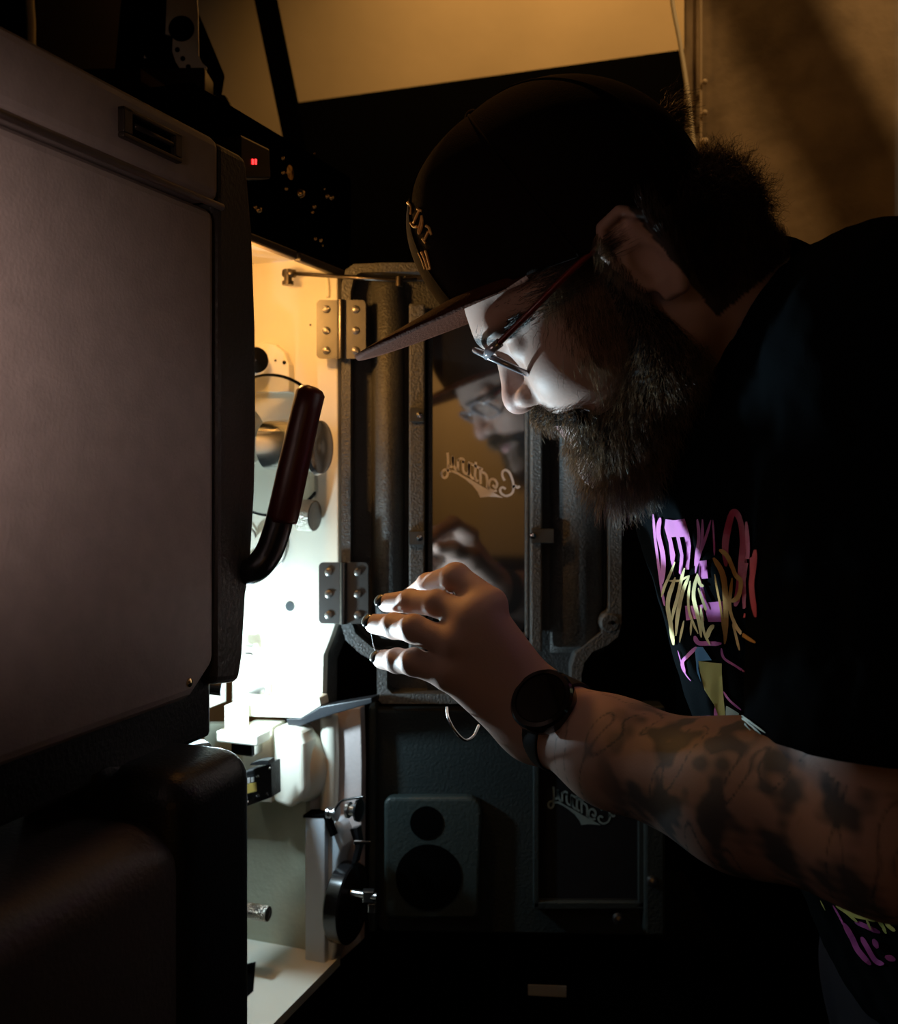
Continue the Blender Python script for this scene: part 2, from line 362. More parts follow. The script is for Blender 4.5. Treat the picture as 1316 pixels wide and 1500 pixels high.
def head():
    root = thing('projector_head', S(-.15, -.1, -.3), 'open cream-lined projector head with its hinged door swung wide', 'projector')
    zt = .2165; zb = sn(on_s(470, 1040, 0))[2]
    # --- casting: interior front wall (faces the viewer), roof, back plate, floor
    e = lambda px, py: sn(on_s(px, py, 0))[1]
    mb = MB()
    # wall outline with a rounded top right corner and slanted lower right corner
    o = [on_s(x, y, 0) for x, y in ((340, 330), (470, 372), (486, 380), (494, 400), (496, 900), (484, 935), (474, 960), (472, 1035), (340, 1035))]
    mb.prism(o, AU*.012, .0015); mb.build('lining', cream, root, 'cream enamel inner wall')
    mb = MB(); sbox(mb, -.30, .0, -.16, -.145, zb, zt+.02); mb.build('back_plate', cream, root)
    # raised bead running down the wall and curved fillet on the right
    mb = MB(); mb.tube(spline([on_s(x, y, -.001) for x, y in ((472, 395), (480, 410), (481, 436))]), .0022, 8)
    mb.build('bead', cream, root)
    # outer casting edge, dark
    mb = MB(); mb.prism([on_s(x, y, .012) for x, y in ((487, 372), (499, 392), (501, 905), (489, 945), (478, 972), (477, 1050), (350, 1050), (350, 340), (380, 330))], AU*.03, .003)
    mb.build('outer_casting', greyp, root, 'dark speckled outer casting')
    # roof: cream underside with dark front lip cut in two
    mb = MB(); sbox(mb, -.30, 0.0, -.145, -.004, .2325-.006, .2325); mb.build('roof', cream, root)
    # sloping hood lip, from pixel line (372,345)-(500,398)
    mb = MB()
    sbox(mb, -.30, -.105, -.003, .005, .2035, .2125, .002); sbox(mb, -.100, .012, -.003, .005, .2035, .2125, .002)
    mb.build('hood_lip', mat('dark_lip_paint', (.05, .04, .032), .4), root, 'dark lip along the roof edge')
    mb = MB(); sbox(mb, -.30, .02, -.0035, .002, .2128, .238, .001); sbox(mb, -.30, .02, -.16, .0, .2330, .238, .001); mb.build('top_cover', matte, root)
    # bracket over the roller (top left)
    mb = MB(); c = [on_s(x, y, -.012) for x, y in ((372, 505), (385, 500), (402, 504), (416, 516), (423, 534), (424, 575), (372, 575))]
    mb.prism(c, AU*.012, .0015); br = mb.build('roller_bracket', cream, root)
    for x, y, r in ((417, 531, .0022), (404, 528, .0012)):
        lathe_part(br, 'bolt', blackg, on_s(x, y, -.0125), -AU, [(0, 0), (0, r), (.001, r), (.001, 0)], 14)
    lathe_part(root, 'guide_roller', chrome, on_s(372, 530, -.03)-AN*.01, (AN-AU*.7).normalized(), [(0, 0), (0, .011), (.004, .013), (.02, .013), (.024, .016), (.028, .014), (.029, 0)], 36, 'chrome guide roller at the top')
    # big clear disc and chrome hub behind the lever
    ax = AN.copy(); ad = (AN*.88-AU*.47).normalized()
    c = on_s(404, 652, -.05)
    lathe_part(root, 'clear_disc', glassm, c-ad*.006, ad, [(0, 0), (0, .074), (.0015, .0755), (.004, .0745), (.004, 0)], 72, 'clear round disc behind the red lever')
    lathe_part(root, 'disc_rim', blackg, c-ad*.006, ad, [(-.0005, .0735), (-.0005, .0762), (.0018, .0765), (.0018, .0738), (-.0005, .0735)], 72)
    hub = lathe_part(root, 'lens_mount', chrome, on_s(430, 652, -.055)-ax*.0, ax, [(-.03, 0), (-.03, .026), (.004, .028), (.008, .031), (.011, .031), (.012, .0275), (.012, .022), (.006, .018), (.005, 0)], 56, 'chrome ring mount half hidden by the lever')
    lathe_part(hub, 'flange', chrome, on_s(466, 655, -.075), ax, [(-.004, 0), (-.004, .027), (0, .029), (.004, .027), (.005, .022), (.003, .0)], 56)
    # cone of the film guide around (400,600)
    lathe_part(root, 'turret', cream, on_s(362, 640, -.05), ax, [(-.05, .034), (-.02, .036), (0, .034), (.006, .028), (.010, 0)], 56, 'cream rounded turret at the disc')
    # knurled focus knob
    axk = (AN-AZ*.04).normalized(); k0 = on_s(436, 754, -.018)
    kn = lathe_part(root, 'focus_knob', knurled, k0, axk, [(-.012, .0), (-.012, .009), (-.002, .009), (-.002, .0115), (.004, .0115), (.004, .0172), (.020, .0172), (.0212, .0165)], 48, 'knurled steel focus knob')
    lathe_part(kn, 'knob_face', mat('dark_disc', (.09, .085, .08), .25, metal=.5), k0, axk, [(.0205, .0166), (.0215, .0155), (.0215, 0)], 48, 'dark knob face')
    # rings low left behind the rod
    for x, y, r in ((364, 795, .017), (404, 800, .022)):
        mb = MB(); c = on_s(x, y, -.004); mb.tube([c+(AN*.62*math.cos(a)+AZ*math.sin(a))*r for a in [2*math.pi*i/40 for i in range(40)]], .0012, 8, True)
        mb.build('wire_ring', steel, root)
    lathe_part(root, 'collar', cream, on_s(398, 800, -.002), -AU, [(0, 0), (0, .021), (.006, .019), (.007, 0)], 40)
    # plug hole, tiny hole
    for x, y, r in ((425, 888, .0056), (455, 476, .0011)):
        lathe_part(root, 'plug', mat('dark_teal_plug', (.03, .04, .045), .6), on_s(x, y, -.0003), -AU, [(0, 0), (0, r), (.0006, r), (.0006, 0)], 24)
    # stay rod across the top of the opening
    st = MB(); a = on_s(422, 400, -.03); b = P(585, 411, 1.085); c = P(628, 408, 1.10)
    st.tube([a, b, c], .0022, 10); st.cyl(a-AZ*.012, a+AZ*.004, .0045, n=16); st.cyl(a-AZ*.013, a-AZ*.009, .0065, n=16)
    st.cyl(b-AZ*.006, b+AZ*.004, .004, n=16); st.tube([on_s(416, 400, -.03), on_s(432, 401, -.03)], .0045, 12)
    st.box(P(612, 408, 1.095), AX, AY, AZ, .028, .006, .006, .001)
    st.build('stay_rod', mat('oiled_steel', (.12, .1, .08), .3, metal=.9), root, 'thin dark stay rod holding the door')
    # pins near the gate
    lathe_part(root, 'pin', chrome, on_s(362, 951, -.02), AN, [(0, 0), (0, .006), (.008, .006), (.009, .007), (.011, .007), (.012, 0)], 24)
    mb = MB(); mb.box(on_s(380, 1009, -.012), AN, AU, AZ, .022, .012, .010, .001); mb.build('gate_latch', chrome, root, 'small chrome latch over the gate')
    # hinges
    for y0, y1 in ((439, 525), (824, 914)):
        yc = (y0+y1)/2; p0 = P(499.5 if y0 < 600 else 503, yc, 1.098); hh = (y1-y0)/1500*1.1
        hg = MB(); hg.cyl(p0-AZ*hh/2, p0+AZ*hh/2, .0042, n=20)
        hr = hg.build('hinge', mat('hinge_pin', (.12, .11, .1), .25, metal=.9), root, 'butt hinge with six slotted screws, ' + ('upper, warmly lit' if y0 < 600 else 'lower, in blue light'))
        for sgn in (-1, 1):
            mb = MB(); w_ = .0235; cx = p0 + AX*sgn*(w_/2+.003) + AY*.003
            b = bmesh.new(); bmesh.ops.create_cube(b, size=1); b.transform(Matrix.Translation(cx) @ Matrix.Diagonal((w_, .0022, hh, 1)))
            bmesh.ops.bevel(b, geom=[e_ for e_ in b.edges if abs((e_.verts[0].co-e_.verts[1].co).y) > .001 and abs(e_.verts[0].co.x-(cx.x+sgn*w_/2)) < 1e-4], offset=.005, segments=5, profile=.5, affect='EDGES')
            mb.bm(b); lf = mb.build('leaf', hingem, hr)
            for dz in (-.36, -.02, .34):
                q = cx+AZ*hh*dz+AX*sgn*.001-AY*.001
                m2 = MB(); m2.lathe(q, -AY, [(0, 0), (0, .0044), (.0012, .0042), (.0022, .0026), (.0024, 0)], 20)
                an = random.uniform(-.9, .9); d = AX*math.cos(an)+AZ*math.sin(an); m2.box(q-AY*.0024, d, AY, d.cross(AY), .0074, .0003, .0010)
                so = m2.build('screw', mat('screw_steel', (.35, .33, .3), .35, metal=.9), hr)
    # --- door, swung open to face the viewer
    D = 1.118
    dm = MB()
    def pd(pts, y): return [P(x, yy, D)+AY*(y-D) for x, yy in pts]
    outer = [(508, 398), (520, 390), (560, 388), (890, 388), (904, 398), (908, 420), (908, 912), (903, 930), (888, 942), (866, 952), (854, 968), (850, 985), (850, 1022), (842, 1027), (560, 1027), (554, 1020), (553, 968), (530, 955), (508, 935), (502, 915), (502, 420)]
    inner = [(520, 408), (530, 402), (560, 401), (880, 401), (889, 408), (891, 425), (891, 890), (884, 900), (880, 925), (862, 938), (842, 955), (836, 975), (836, 1006), (830, 1013), (576, 1013), (568, 1005), (567, 957), (545, 945), (522, 925), (515, 905), (515, 430)]
    # rim as ring of quads between outline and inner line, with depth
    y0, y1 = 1.106, 1.140
    O1 = pd(outer, y0); I1 = pd(inner, y0); O2 = pd(outer, y1); I2 = pd(inner, y1); n = len(outer)
    V = O1+I1+O2+I2; Fc = []
    for i in range(n):
        j = (i+1) % n; Fc += [(i, j, n+j, n+i), (i, 2*n+i, 2*n+j, j), (n+i, n+j, 3*n+j, 3*n+i)]
    dm.add(V, Fc)
    door = dm.build('door', greyp, root, 'speckled grey cast door standing open')
    # pan of the door with the window opening: left, right, top and bottom fields
    def field(pts, yy, th=.006, bev=0): mb2.prism(pd(pts, yy), AY*th, bev)
    mb2 = MB()
    field([(512, 398), (604, 398), (604, 1018), (560, 1018), (558, 955), (512, 925)], 1.136)
    field([(790, 398), (896, 398), (896, 915), (850, 945), (845, 1018), (790, 1018)], 1.136)
    field([(604, 398), (790, 398), (790, 458), (604, 458)], 1.136); field([(604, 945), (790, 945), (790, 1018), (604, 1018)], 1.136)
    mb2.build('pan', mat('dark_pan_paint', (.06, .062, .062), .4, bump=.8, bscale=420), door)
    # bulged vertical fields
    def bulge(x0, x1, ya, yb, yb2, dep, name):
        mb = MB(); nx = 14; rows = [ya, ya+14, (ya+yb)/2, yb-18, yb]; v = []; f = []
        for r_, yy in enumerate(rows):
            k = 0 if r_ in (0, len(rows)-1) else 1
            for i in range(nx+1):
                t = i/nx; h = math.sin(math.pi*t)**.6*dep*k
                v.append(P(x0+(x1-x0)*t, yy, D)+AY*(1.134-D-h))
        for r_ in range(len(rows)-1):
            for i in range(nx): a = r_*(nx+1)+i; f.append((a, a+1, a+nx+2, a+nx+1))
        mb.add(v, f, True); mb.build(name, greyp, door)
    bulge(543, 592, 404, 950, 0, .024, 'bulge'); bulge(808, 888, 404, 960, 0, .022, 'bulge')
    # window frame strips
    mb = MB()
    for x0, x1 in ((600, 623), (776, 793)):
        mb.box(P((x0+x1)/2, 700, 1.118)+AY*-.004, AX, AY, AZ, (x1-x0)/1500*1.118, .02, (945-440)/1500*1.118, .002)
    mb.build('frame_strip', greyp, door)
    mb = MB()
    for x0, x1 in ((627, 634), (769, 775)): mb.box(P((x0+x1)/2, 700, 1.122), AX, AY, AZ, (x1-x0)/1500*1.12, .012, (925-462)/1500*1.12, .0015)
    for yy in (461, 930): mb.box(P(701, yy, 1.122), AX, AY, AZ, 148/1500*1.12, .012, .005, .0015)
    mb.build('window_gasket', greyp, door)
    rc = []; 
    for cx, cy, a0 in ((650, 482, 180), (753, 482, 270), (753, 915, 0), (650, 915, 90)):
        for i in range(6): a = R(a0+18*i); rc.append((cx+16*math.cos(a), cy+16*math.sin(a)))
    mb = MB(); mb.prism(pd(rc, 1.1225), AY*.003); pane = mb.build('window_pane', winm, door, 'dark reflecting glass pane with mirrored script')
    lg = logo(lambda x, y: P(620+x/7.311, 620+y/7.311, 1.1225), 'script_lettering', ghost, pane, 13, -AY*.0006) if 0 else None
    mb = MB(); mb.prism(pd([(596, 440), (797, 440), (797, 950), (596, 950)], 1.142), AY*.004); mb.build('outer_skin', matte, door)
    lgp = logo(lambda x, y: P(620+x/7.311, 620+y/7.311, 1.1225), 'script_lettering', ghost, pane, 13, -AY*.0006)
    # clips
    for x, y, w_ in ((611, 608, 22), (611, 788, 24), (795, 785, 34)):
        mb = MB(); c = P(x, y, 1.103); mb.box(c, AX, AY, AZ, w_/1500*1.1, .005, .0155, .001)
        cl = mb.build('clip', mat('clip_steel', (.1, .1, .095), .35, metal=.6), door)
        lathe_part(cl, 'screw', chrome, P(x+(4 if x < 700 else -14), y, 1.1), -AY, [(0, 0), (0, .0038), (.002, .003), (.003, 0)], 16)
    # corner boss with hole
    lathe_part(door, 'boss', greyp, P(894, 912, 1.108), -AY, [(-.02, .012), (.001, .0115), (.003, .009), (.003, .0025), (-.004, .002), (-.004, 0)], 32)
    lathe_part(door, 'boss_hole', matte, P(898, 912, 1.1045), -AY, [(0, 0), (0, .0022), (.0008, .0022), (.0008, 0)], 16)
head()

# ------------------------------------------------------------------ gate shelf and inspection lamp
def gate():
    root = thing('film_gate', on_s(380, 1060, -.05), 'blown-out white gate block under the projector head', 'film gate')
    mb = MB(); mb.prism([on_s(x, y, -.02) for x, y in ((352, 1025), (395, 1027), (440, 1018), (468, 1022), (470, 1034), (441, 1052), (352, 1049))], AU*.02, .001)
    mb.build('shelf', cream, root)
    mb = MB(); mb.prism([on_s(x, y, -.021) for x, y in ((419, 1053), (441, 1052), (470, 1035), (545, 1022), (545, 1030), (490, 1046), (463, 1055), (424, 1070))], AU*.02, .001)
    mb.build('edge_strip', mat('blue_black_strip', (.012, .014, .018), .4), root, 'dark strip under the shelf')
    mb = MB(); mb.box(on_s(357, 1077, -.055), AN, AU, AZ, .05, .03, .012, .002); mb.box(on_s(347, 1050, -.055), AN, AU, AZ, .012, .03, .03, .001)
    mb.build('bracket', cream, root)
    mb = MB(); mb.box(on_s(362, 1093, -.05), AN, AU, AZ, .028, .02, .016, .002); mb.build('prism_block', chrome, root)
    lm = thing('inspection_lamp', LED_POS+Vector((-.03, .0, .01)), 'small cool white lamp hidden behind the lamphouse end', 'lamp')
    mb = MB(); mb.cyl(LED_POS+Vector((-.05, 0, .004)), LED_POS+Vector((-.014, 0, 0)), .008, n=20); mb.build('lamp_body', blackg, lm)
    lm = thing('head_bulb', BULB_POS+Vector((-.03, 0, 0)), 'small warm bulb inside the projector head', 'bulb')
    mb = MB(); mb.cyl(BULB_POS+Vector((-.05, 0, .02)), BULB_POS+Vector((-.02, 0, .008)), .009, n=20); mb.build('socket', brass, lm)
gate()

# ------------------------------------------------------------------ sound head below
def soundhead():
    root = thing('sound_reproducer', S(-.1, -.05, -.56), 'pale sound head with knobs and rollers below the gate', 'sound head')
    zf = -.538
    mb = MB(); mb.prism([on_s(x, y, .0) for x, y in ((300, 1060), (448, 1060), (448, 1406), (300, 1396))], AU*.01); mb.build('back_panel', creamd, root, 'worn olive-cream back panel')
    # floor with edge along the machine
    mb = MB(); mb.prism([S(s, n, zf) for s, n in ((-.22, -.16), (-.22, .0), (0, .0), (.0, -.16))], AZ*-.01); 
    mb.build('floor_plate', cream, root)
    mb = MB(); mb.prism([S(s, n, zf+.0006) for s, n in ((-.2, -.14), (-.2, -.05), (-.098, -.05), (-.045, -.079), (-.12, -.14))], AZ*.0006); mb.build('slot_opening', matte, root)
    mb = MB(); sbox(mb, -.20, -.01, -.15, -.02, -CZ, zf-.0102, .002); mb.build('support_column', black, root)
    # white block with rounded corner and big round bulge
    mb = MB(); mb.prism([on_s(x, y, -.03) for x, y in ((355, 1062), (398, 1064), (398, 1176), (355, 1172))], AU*.03, .001)
    mb.prism([on_s(x, y, -.035) for x, y in ((399, 1066), (425, 1068), (438, 1072), (445, 1090), (446, 1160), (440, 1172), (425, 1186), (399, 1176))], AU*.035, .006, 4)
    mb.build('upper_block', cream, root)
    mb = MB(); mb.ball(on_s(447, 1120, .004), .038, 40, (.85, .85, 1.05)); mb.build('round_cover', cream, root, 'smooth cream round cover')
    # right-hand lining, pinkish enamel
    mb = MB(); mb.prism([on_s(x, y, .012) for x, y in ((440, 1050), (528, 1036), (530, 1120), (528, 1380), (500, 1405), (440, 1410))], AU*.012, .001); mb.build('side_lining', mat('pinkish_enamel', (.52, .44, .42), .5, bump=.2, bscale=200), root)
    mb = MB(); mb.tube(spline([on_s(x, y, .006) for x, y in ((482, 1046), (484, 1110), (482, 1180), (478, 1230))]), .010, 16); mb.build('rounded_column', cream, root)
    # tall box
    mb = MB(); mb.prism([on_s(x, y, -.02) for x, y in ((447, 1197), (476, 1197), (476, 1421), (447, 1421))], AU*.05, .0012); 
    mb.prism([on_s(x, y, -.012) for x, y in ((474, 1200), (492, 1204), (500, 1216), (503, 1240), (496, 1262), (492, 1290), (493, 1330), (492, 1395), (484, 1420), (474, 1421))], AU*.04, .004, 4)
    mb.build('cover_box', mat('pale_blue_enamel', (.56, .62, .68), .45, bump=.1, bscale=60), root, 'tall pale blue-grey cover box')
    mb = MB(); mb.prism([on_s(x, y, -.0205) for x, y in ((444, 1194), (478, 1194), (490, 1224), (484, 1226), (474, 1198), (444, 1198))], AU*.02); mb.build('gap_strip', matte, root)
    # flywheel
    fx = AN.copy()
    fw = lathe_part(root, 'flywheel', blackg, on_s(512, 1322, -.005), fx, [(-.012, 0), (-.012, .040), (-.01, .042), (.004, .042), (.006, .040), (.007, .034), (.012, .012), (.014, 0)], 56, 'black round flywheel seen edge-on')
    mb = MB(); c = on_s(540, 1312, -.02)
    mb.box(c, AX, AY, AZ, .012, .01, .012, .001); mb.box(c+Vector((.004, 0, -.012)), AX, AY, AZ, .009, .008, .010, .001); mb.cyl(c-fx*.02, c+fx*.01, .004, n=14); mb.build('shaft_clamp', steel, fw, 'bright steel shaft clamp')
    # knurled thumb screw
    tx = (AN).normalized(); a = on_s(366, 1334, -.07)
    k = lathe_part(root, 'thumb_screw', knurled, a, tx, [(-.02, .006), (-.002, .006), (-.002, .0082), (.021, .0082), (.0225, .0075)], 36, 'knurled steel thumb screw')
    lathe_part(k, 'tip', mat('dark_disc', (.09, .085, .08), .25, metal=.5), a, tx, [(.022, .0076), (.023, .006), (.023, 0)], 24)
    # rollers and lever
    for x, y, r, L in ((480, 1190, .006, .012), (509, 1186, .0085, .016)):
        lathe_part(root, 'roller', steel, on_s(x, y, -.02), fx, [(0, 0), (0, r), (.003, r), (.003, r*.7), (L-.003, r*.7), (L-.003, r*1.3), (L, r*1.3), (L, 0)], 30)
    lathe_part(root, 'roller_disc', blackg, on_s(524, 1186, -.025), fx, [(0, 0), (0, .012), (.002, .012), (.002, 0)], 30)
    mb = MB(); mb.tube(spline([on_s(x, y, -.03) for x, y in ((490, 1188), (500, 1174), (515, 1170), (534, 1167))]), .0013, 8); mb.build('spring_wire', blackg, root)
    mb = MB(); mb.box(on_s(531, 1234, -.04), AX, AY, (AZ), .018, .004, .0035, .0008); mb.build('small_lever', chrome, root, 'bright small lever')
    mb = MB(); mb.prism([on_s(x, y, -.01) for x, y in ((512, 1215), (524, 1212), (528, 1240), (522, 1265), (514, 1268), (520, 1240))], AU*.01, .001); mb.build('curved_plate', blackg, root)
    # sensor block with label
    sb = thing('sensor_block', on_s(380, 1147, -.09), 'small black sensor block with a yellow label and silver screws', 'sensor')
    p = [(352, 1133), (397, 1118), (398, 1168), (352, 1185)]
    mb = MB(); mb.prism([on_s(x, y, -.09+.0006*(x-350)*.6) for x, y in p], AU*.02, .001); mb.build('block', black, sb)
    f = lambda x, y: on_s(x, y, -.0915+.0006*(x-350)*.6)
    mb = MB(); mb.prism([f(352, 1151), f(375, 1146), f(376, 1159), f(352, 1165)], AU*.0008); mb.build('label', mat('yellow_label', (.8, .6, .15), .5), sb)
    mb = MB()
    for x0, y0, x1, y1 in ((362, 1140, 366, 1147), (368, 1139, 372, 1145), (352, 1172, 362, 1168), (352, 1180, 358, 1177), (352, 1176, 364, 1173)):
        mb.prism([f(x0, y0), f(x1, y0-1), f(x1, y1), f(x0, y1+1)], AU*.0006)
    mb.build('printing', mat('label_white', (.8, .8, .8), .5), sb)
    for x, y in ((378, 1137), (378, 1165), (391, 1163), (395, 1126)):
        lathe_part(sb, 'screw', chrome, f(x, y), -AU, [(0, 0), (0, .002), (.001, .0018), (.0015, 0)], 12)
    mb = MB(); mb.prism([on_s(x, y, -.088) for x, y in ((368, 1118), (382, 1114), (393, 1114), (394, 1120), (366, 1121))], AU*.012); mb.build('clamp', black, sb)
soundhead()

# ------------------------------------------------------------------ lower door, very dark
def lower_door():
    root = thing('sound_head_door', P(740, 1340, 1.15), 'dark lower door standing open with two round holes and script window', 'door')
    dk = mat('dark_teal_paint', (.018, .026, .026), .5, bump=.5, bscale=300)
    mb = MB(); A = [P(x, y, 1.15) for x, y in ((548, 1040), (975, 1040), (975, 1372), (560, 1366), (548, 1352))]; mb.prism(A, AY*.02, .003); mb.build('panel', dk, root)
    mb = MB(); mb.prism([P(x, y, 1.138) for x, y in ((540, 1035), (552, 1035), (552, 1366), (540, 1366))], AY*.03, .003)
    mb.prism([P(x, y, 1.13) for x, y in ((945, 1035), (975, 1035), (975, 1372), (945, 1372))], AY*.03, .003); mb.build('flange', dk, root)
    rc = []
    for cx, cy, a0, r in ((575, 1180, 180, 12), (685, 1190, 270, 22), (690, 1335, 0, 12), (575, 1335, 90, 12)):
        for i in range(6): a = R(a0+18*i); rc.append((cx+r*math.cos(a), cy+r*math.sin(a)))
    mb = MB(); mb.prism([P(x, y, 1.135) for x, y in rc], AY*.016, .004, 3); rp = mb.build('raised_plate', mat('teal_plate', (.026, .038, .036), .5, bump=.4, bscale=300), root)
    for x, y, r in ((625, 1205, .0182), (628, 1285, .0365)):
        lathe_part(rp, 'round_hole', matte, P(x, y, 1.1348), -AY, [(0, 0), (0, r), (.0008, r), (.0008, 0)], 40)
    mb = MB()
    for a, b, c, d in ((782, 1075, 790, 1330), (936, 1075, 944, 1330), (782, 1070, 944, 1078), (782, 1322, 944, 1332)):
        mb.prism([P(a, b, 1.138), P(c, b, 1.138), P(c, d, 1.138), P(a, d, 1.138)], AY*.012, .001)
    mb.build('window_frame', dk, root)
    mb = MB(); mb.prism([P(x, y, 1.144) for x, y in ((790, 1078), (936, 1078), (936, 1322), (790, 1322))], AY*.004); pn = mb.build('window_pane', winm, root, 'black glass pane with mirrored script')
    k = .855/7.311
    logo(lambda x, y: P(810+(x-255)*k, 1152+(y-315)*k, 1.144), 'script_lettering', mat('dim_letters', (.16, .22, .22), .6), pn, 12, -AY*.0006)
    for x, y in ((955, 1290), (905, 1345)):
        lathe_part(root, 'latch', steel, P(x, y, 1.13), -AY, [(0, 0), (0, .006), (.006, .005), (.007, 0)], 20)
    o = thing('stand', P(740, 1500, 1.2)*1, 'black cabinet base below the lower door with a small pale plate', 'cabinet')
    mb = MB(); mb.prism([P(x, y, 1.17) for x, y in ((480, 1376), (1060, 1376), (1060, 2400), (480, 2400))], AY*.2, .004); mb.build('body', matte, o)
    mb = MB(); mb.prism([P(x, y, 1.168) for x, y in ((774, 1443), (830, 1445), (830, 1461), (774, 1458))], AY*.002); mb.build('name_plate', mat('dull_plate', (.35, .36, .35), .5), o)
lower_door()

# ------------------------------------------------------------------ black sound reader above the head, with bright screws
def reader():
    root = thing('sound_reader', P(430, 300, 1.2), 'black sound reader with shiny screws above the projector head', 'reader')
    mb = MB(); sbox(mb, -.28, .03, -.15, .0, .2385, .322, .004); mb.build('housing', matte, root)
    q = lambda x, y, n=0.: on_n(x, y, n)
    mb = MB(); mb.prism([q(x, y, .03) for x, y in ((352, 196), (396, 218), (398, 262), (352, 262))], -AN*.028, .002); db = mb.build('display_box', blackg, root)
    mb = MB()
    for x in (370.5, 375): mb.box(q(x, 237, .0305), AU, AN, AZ, .0018, .001, .0045)
    mb.build('display', mat('red_display', (.1, 0, 0), .5, emit=(1, .02, .02), es=5), db, 'red lit display digits')
    for x, y, r in ((413, 232, .0024), (413, 253, .0024), (418, 277, .0024), (377, 308, .004), (372, 304, .0025), (438, 284, .0055), (478, 288, .003), (484, 290, .0035), (475, 277, .0014), (460, 225, .0012), (459, 303, .0028), (457, 311, .002), (460, 350, .0028), (468, 352, .003), (471, 360, .002)):
        mb = MB(); mb.lathe(q(x, y, .0005), AN, [(0, r), (r*.5, r*.95), (r*1.1, r*.5), (r*1.25, 0)], 18); mb.build('screw', brass, root)
    mb = MB(); mb.lathe(q(423, 253, .001), AN, [(0, 0), (0, .0075), (.002, .0072), (.003, 0)], 28); mb.build('polished_disc', brass, root)
reader()

# ------------------------------------------------------------------ magazine parts on top left
def magazine():
    root = thing('film_magazine', P(260, 100, 1.1), 'black film magazine with a perforated silver quadrant above the lamphouse', 'magazine')
    mb = MB(); mb.prism([P(x, y, 1.08) for x, y in ((185, -60), (250, -60), (300, 60), (290, 122), (262, 128), (240, 160), (160, 160), (168, 90), (175, 10))], AY*.1, .003); mb.build('body', matte, root)
    mb = MB(); mb.prism([P(x, y, 1.05) for x, y in ((120, 100), (300, 98), (300, 205), (120, 200))], AY*.04, .002)
    mb.prism([P(x, y, 1.02) for x, y in ((255, 142), (330, 137), (345, 165), (345, 196), (255, 196))], AY*.08, .003); mb.prism([P(x, y, 1.06) for x, y in ((180, 195), (330, 195), (330, 228), (180, 228))], AY*.05, .001); mb.build('lower_box', blackg, root)
    mb = MB(); mb.prism([P(x, y, 1.03) for x, y in ((206, 100), (262, 138), (262, 150), (206, 120))], AY*.04, .001); mb.build('flap', mat('bronze_flap', (.2, .13, .07), .4, metal=.5), root)
    # quadrant plate with holes drawn as dark studs
    pl = [(246, -60), (285, -60), (290, 20), (291, 82), (296, 92), (303, 98), (300, 112), (294, 120), (283, 118), (268, 108), (257, 90), (252, 75), (253, 52), (242, 50)]
    mb = MB(); mb.prism([P(x, y, 1.07) for x, y in pl], AY*.004, .0005); q = mb.build('quadrant_plate', mat('dull_silver_plate', (.6, .58, .54), .45, metal=.2), root, 'dull silver quadrant plate with a row of holes')
    for x, y, r in ((266, 42, .0135), (260, 73, .0026), (268, 86, .0026), (276, 98, .0026), (285, 104, .0026), (294, 107, .0026)):
        lathe_part(q, 'hole', matte, P(x, y, 1.0695), -AY, [(0, 0), (0, r), (.0006, r), (.0006, 0)], 26)
    lathe_part(root, 'screw', steel, P(212, 84, 1.075), -AY, [(0, 0), (0, .003), (.002, .002), (.003, 0)], 14)
magazine()

# ================================================================== the man
# --- head frame: F forward, L his left (towards the viewer), U up
TH, PS = R(38), R(20)
HF = np.array([-math.cos(TH)*math.cos(PS), math.cos(TH)*math.sin(PS), -math.sin(TH)])
HL = np.array([-math.sin(PS), -math.cos(PS), 0.]); HU = np.cross(HF, HL)
HL, HU = HL*math.cos(R(10))-HU*math.sin(R(10)), HU*math.cos(R(10))+HL*math.sin(R(10))
def W(px, py, d): return np.array(P(px, py, d))
EAR = W(922, 400, .63); HO = EAR - .072*HL
RM = np.array([HF, HL, HU])
def toL(p): return (p-HO) @ RM.T
def fromL(q): return np.array(q) @ RM + HO
def midl(px, py, y=0.):       # local (x, z) of the pixel on the plane y = const of the head
    r = np.array([(px-658)/1500, 1, (680-py)/1500]); o = HO + y*HL - np.array([0, 0, CZ])
    s = np.linalg.solve(np.array([r, -HF, -HU]).T, o); return float(s[1]), float(s[2])

# --- signed distance kit
def smin(a, b, k): h = np.clip(.5+.5*(b-a)/k, 0, 1); return b*(1-h)+a*h-k*h*(1-h)
def smax(a, b, k): return -smin(-a, -b, k)
def ell(p, c, r):
    q = (p-np.array(c)); r = np.array(r); k0 = np.sqrt(((q/r)**2).sum(-1)); k1 = np.sqrt(((q/(r*r))**2).sum(-1)); return k0*(k0-1)/np.maximum(k1, 1e-9)
def cone(p, a, b, ra, rb):
    a = np.array(a); b = np.array(b); d = b-a; t = np.clip(((p-a)@d)/(d@d), 0, 1); return np.sqrt((((p-a)-t[..., None]*d)**2).sum(-1))-(ra+(rb-ra)*t)
def chain(p, pts, k=.006):
    f = None
    for i in range(len(pts)-1):
        g = cone(p, pts[i][0], pts[i+1][0], pts[i][1], pts[i+1][1]); f = g if f is None else smin(f, g, k)
    return f
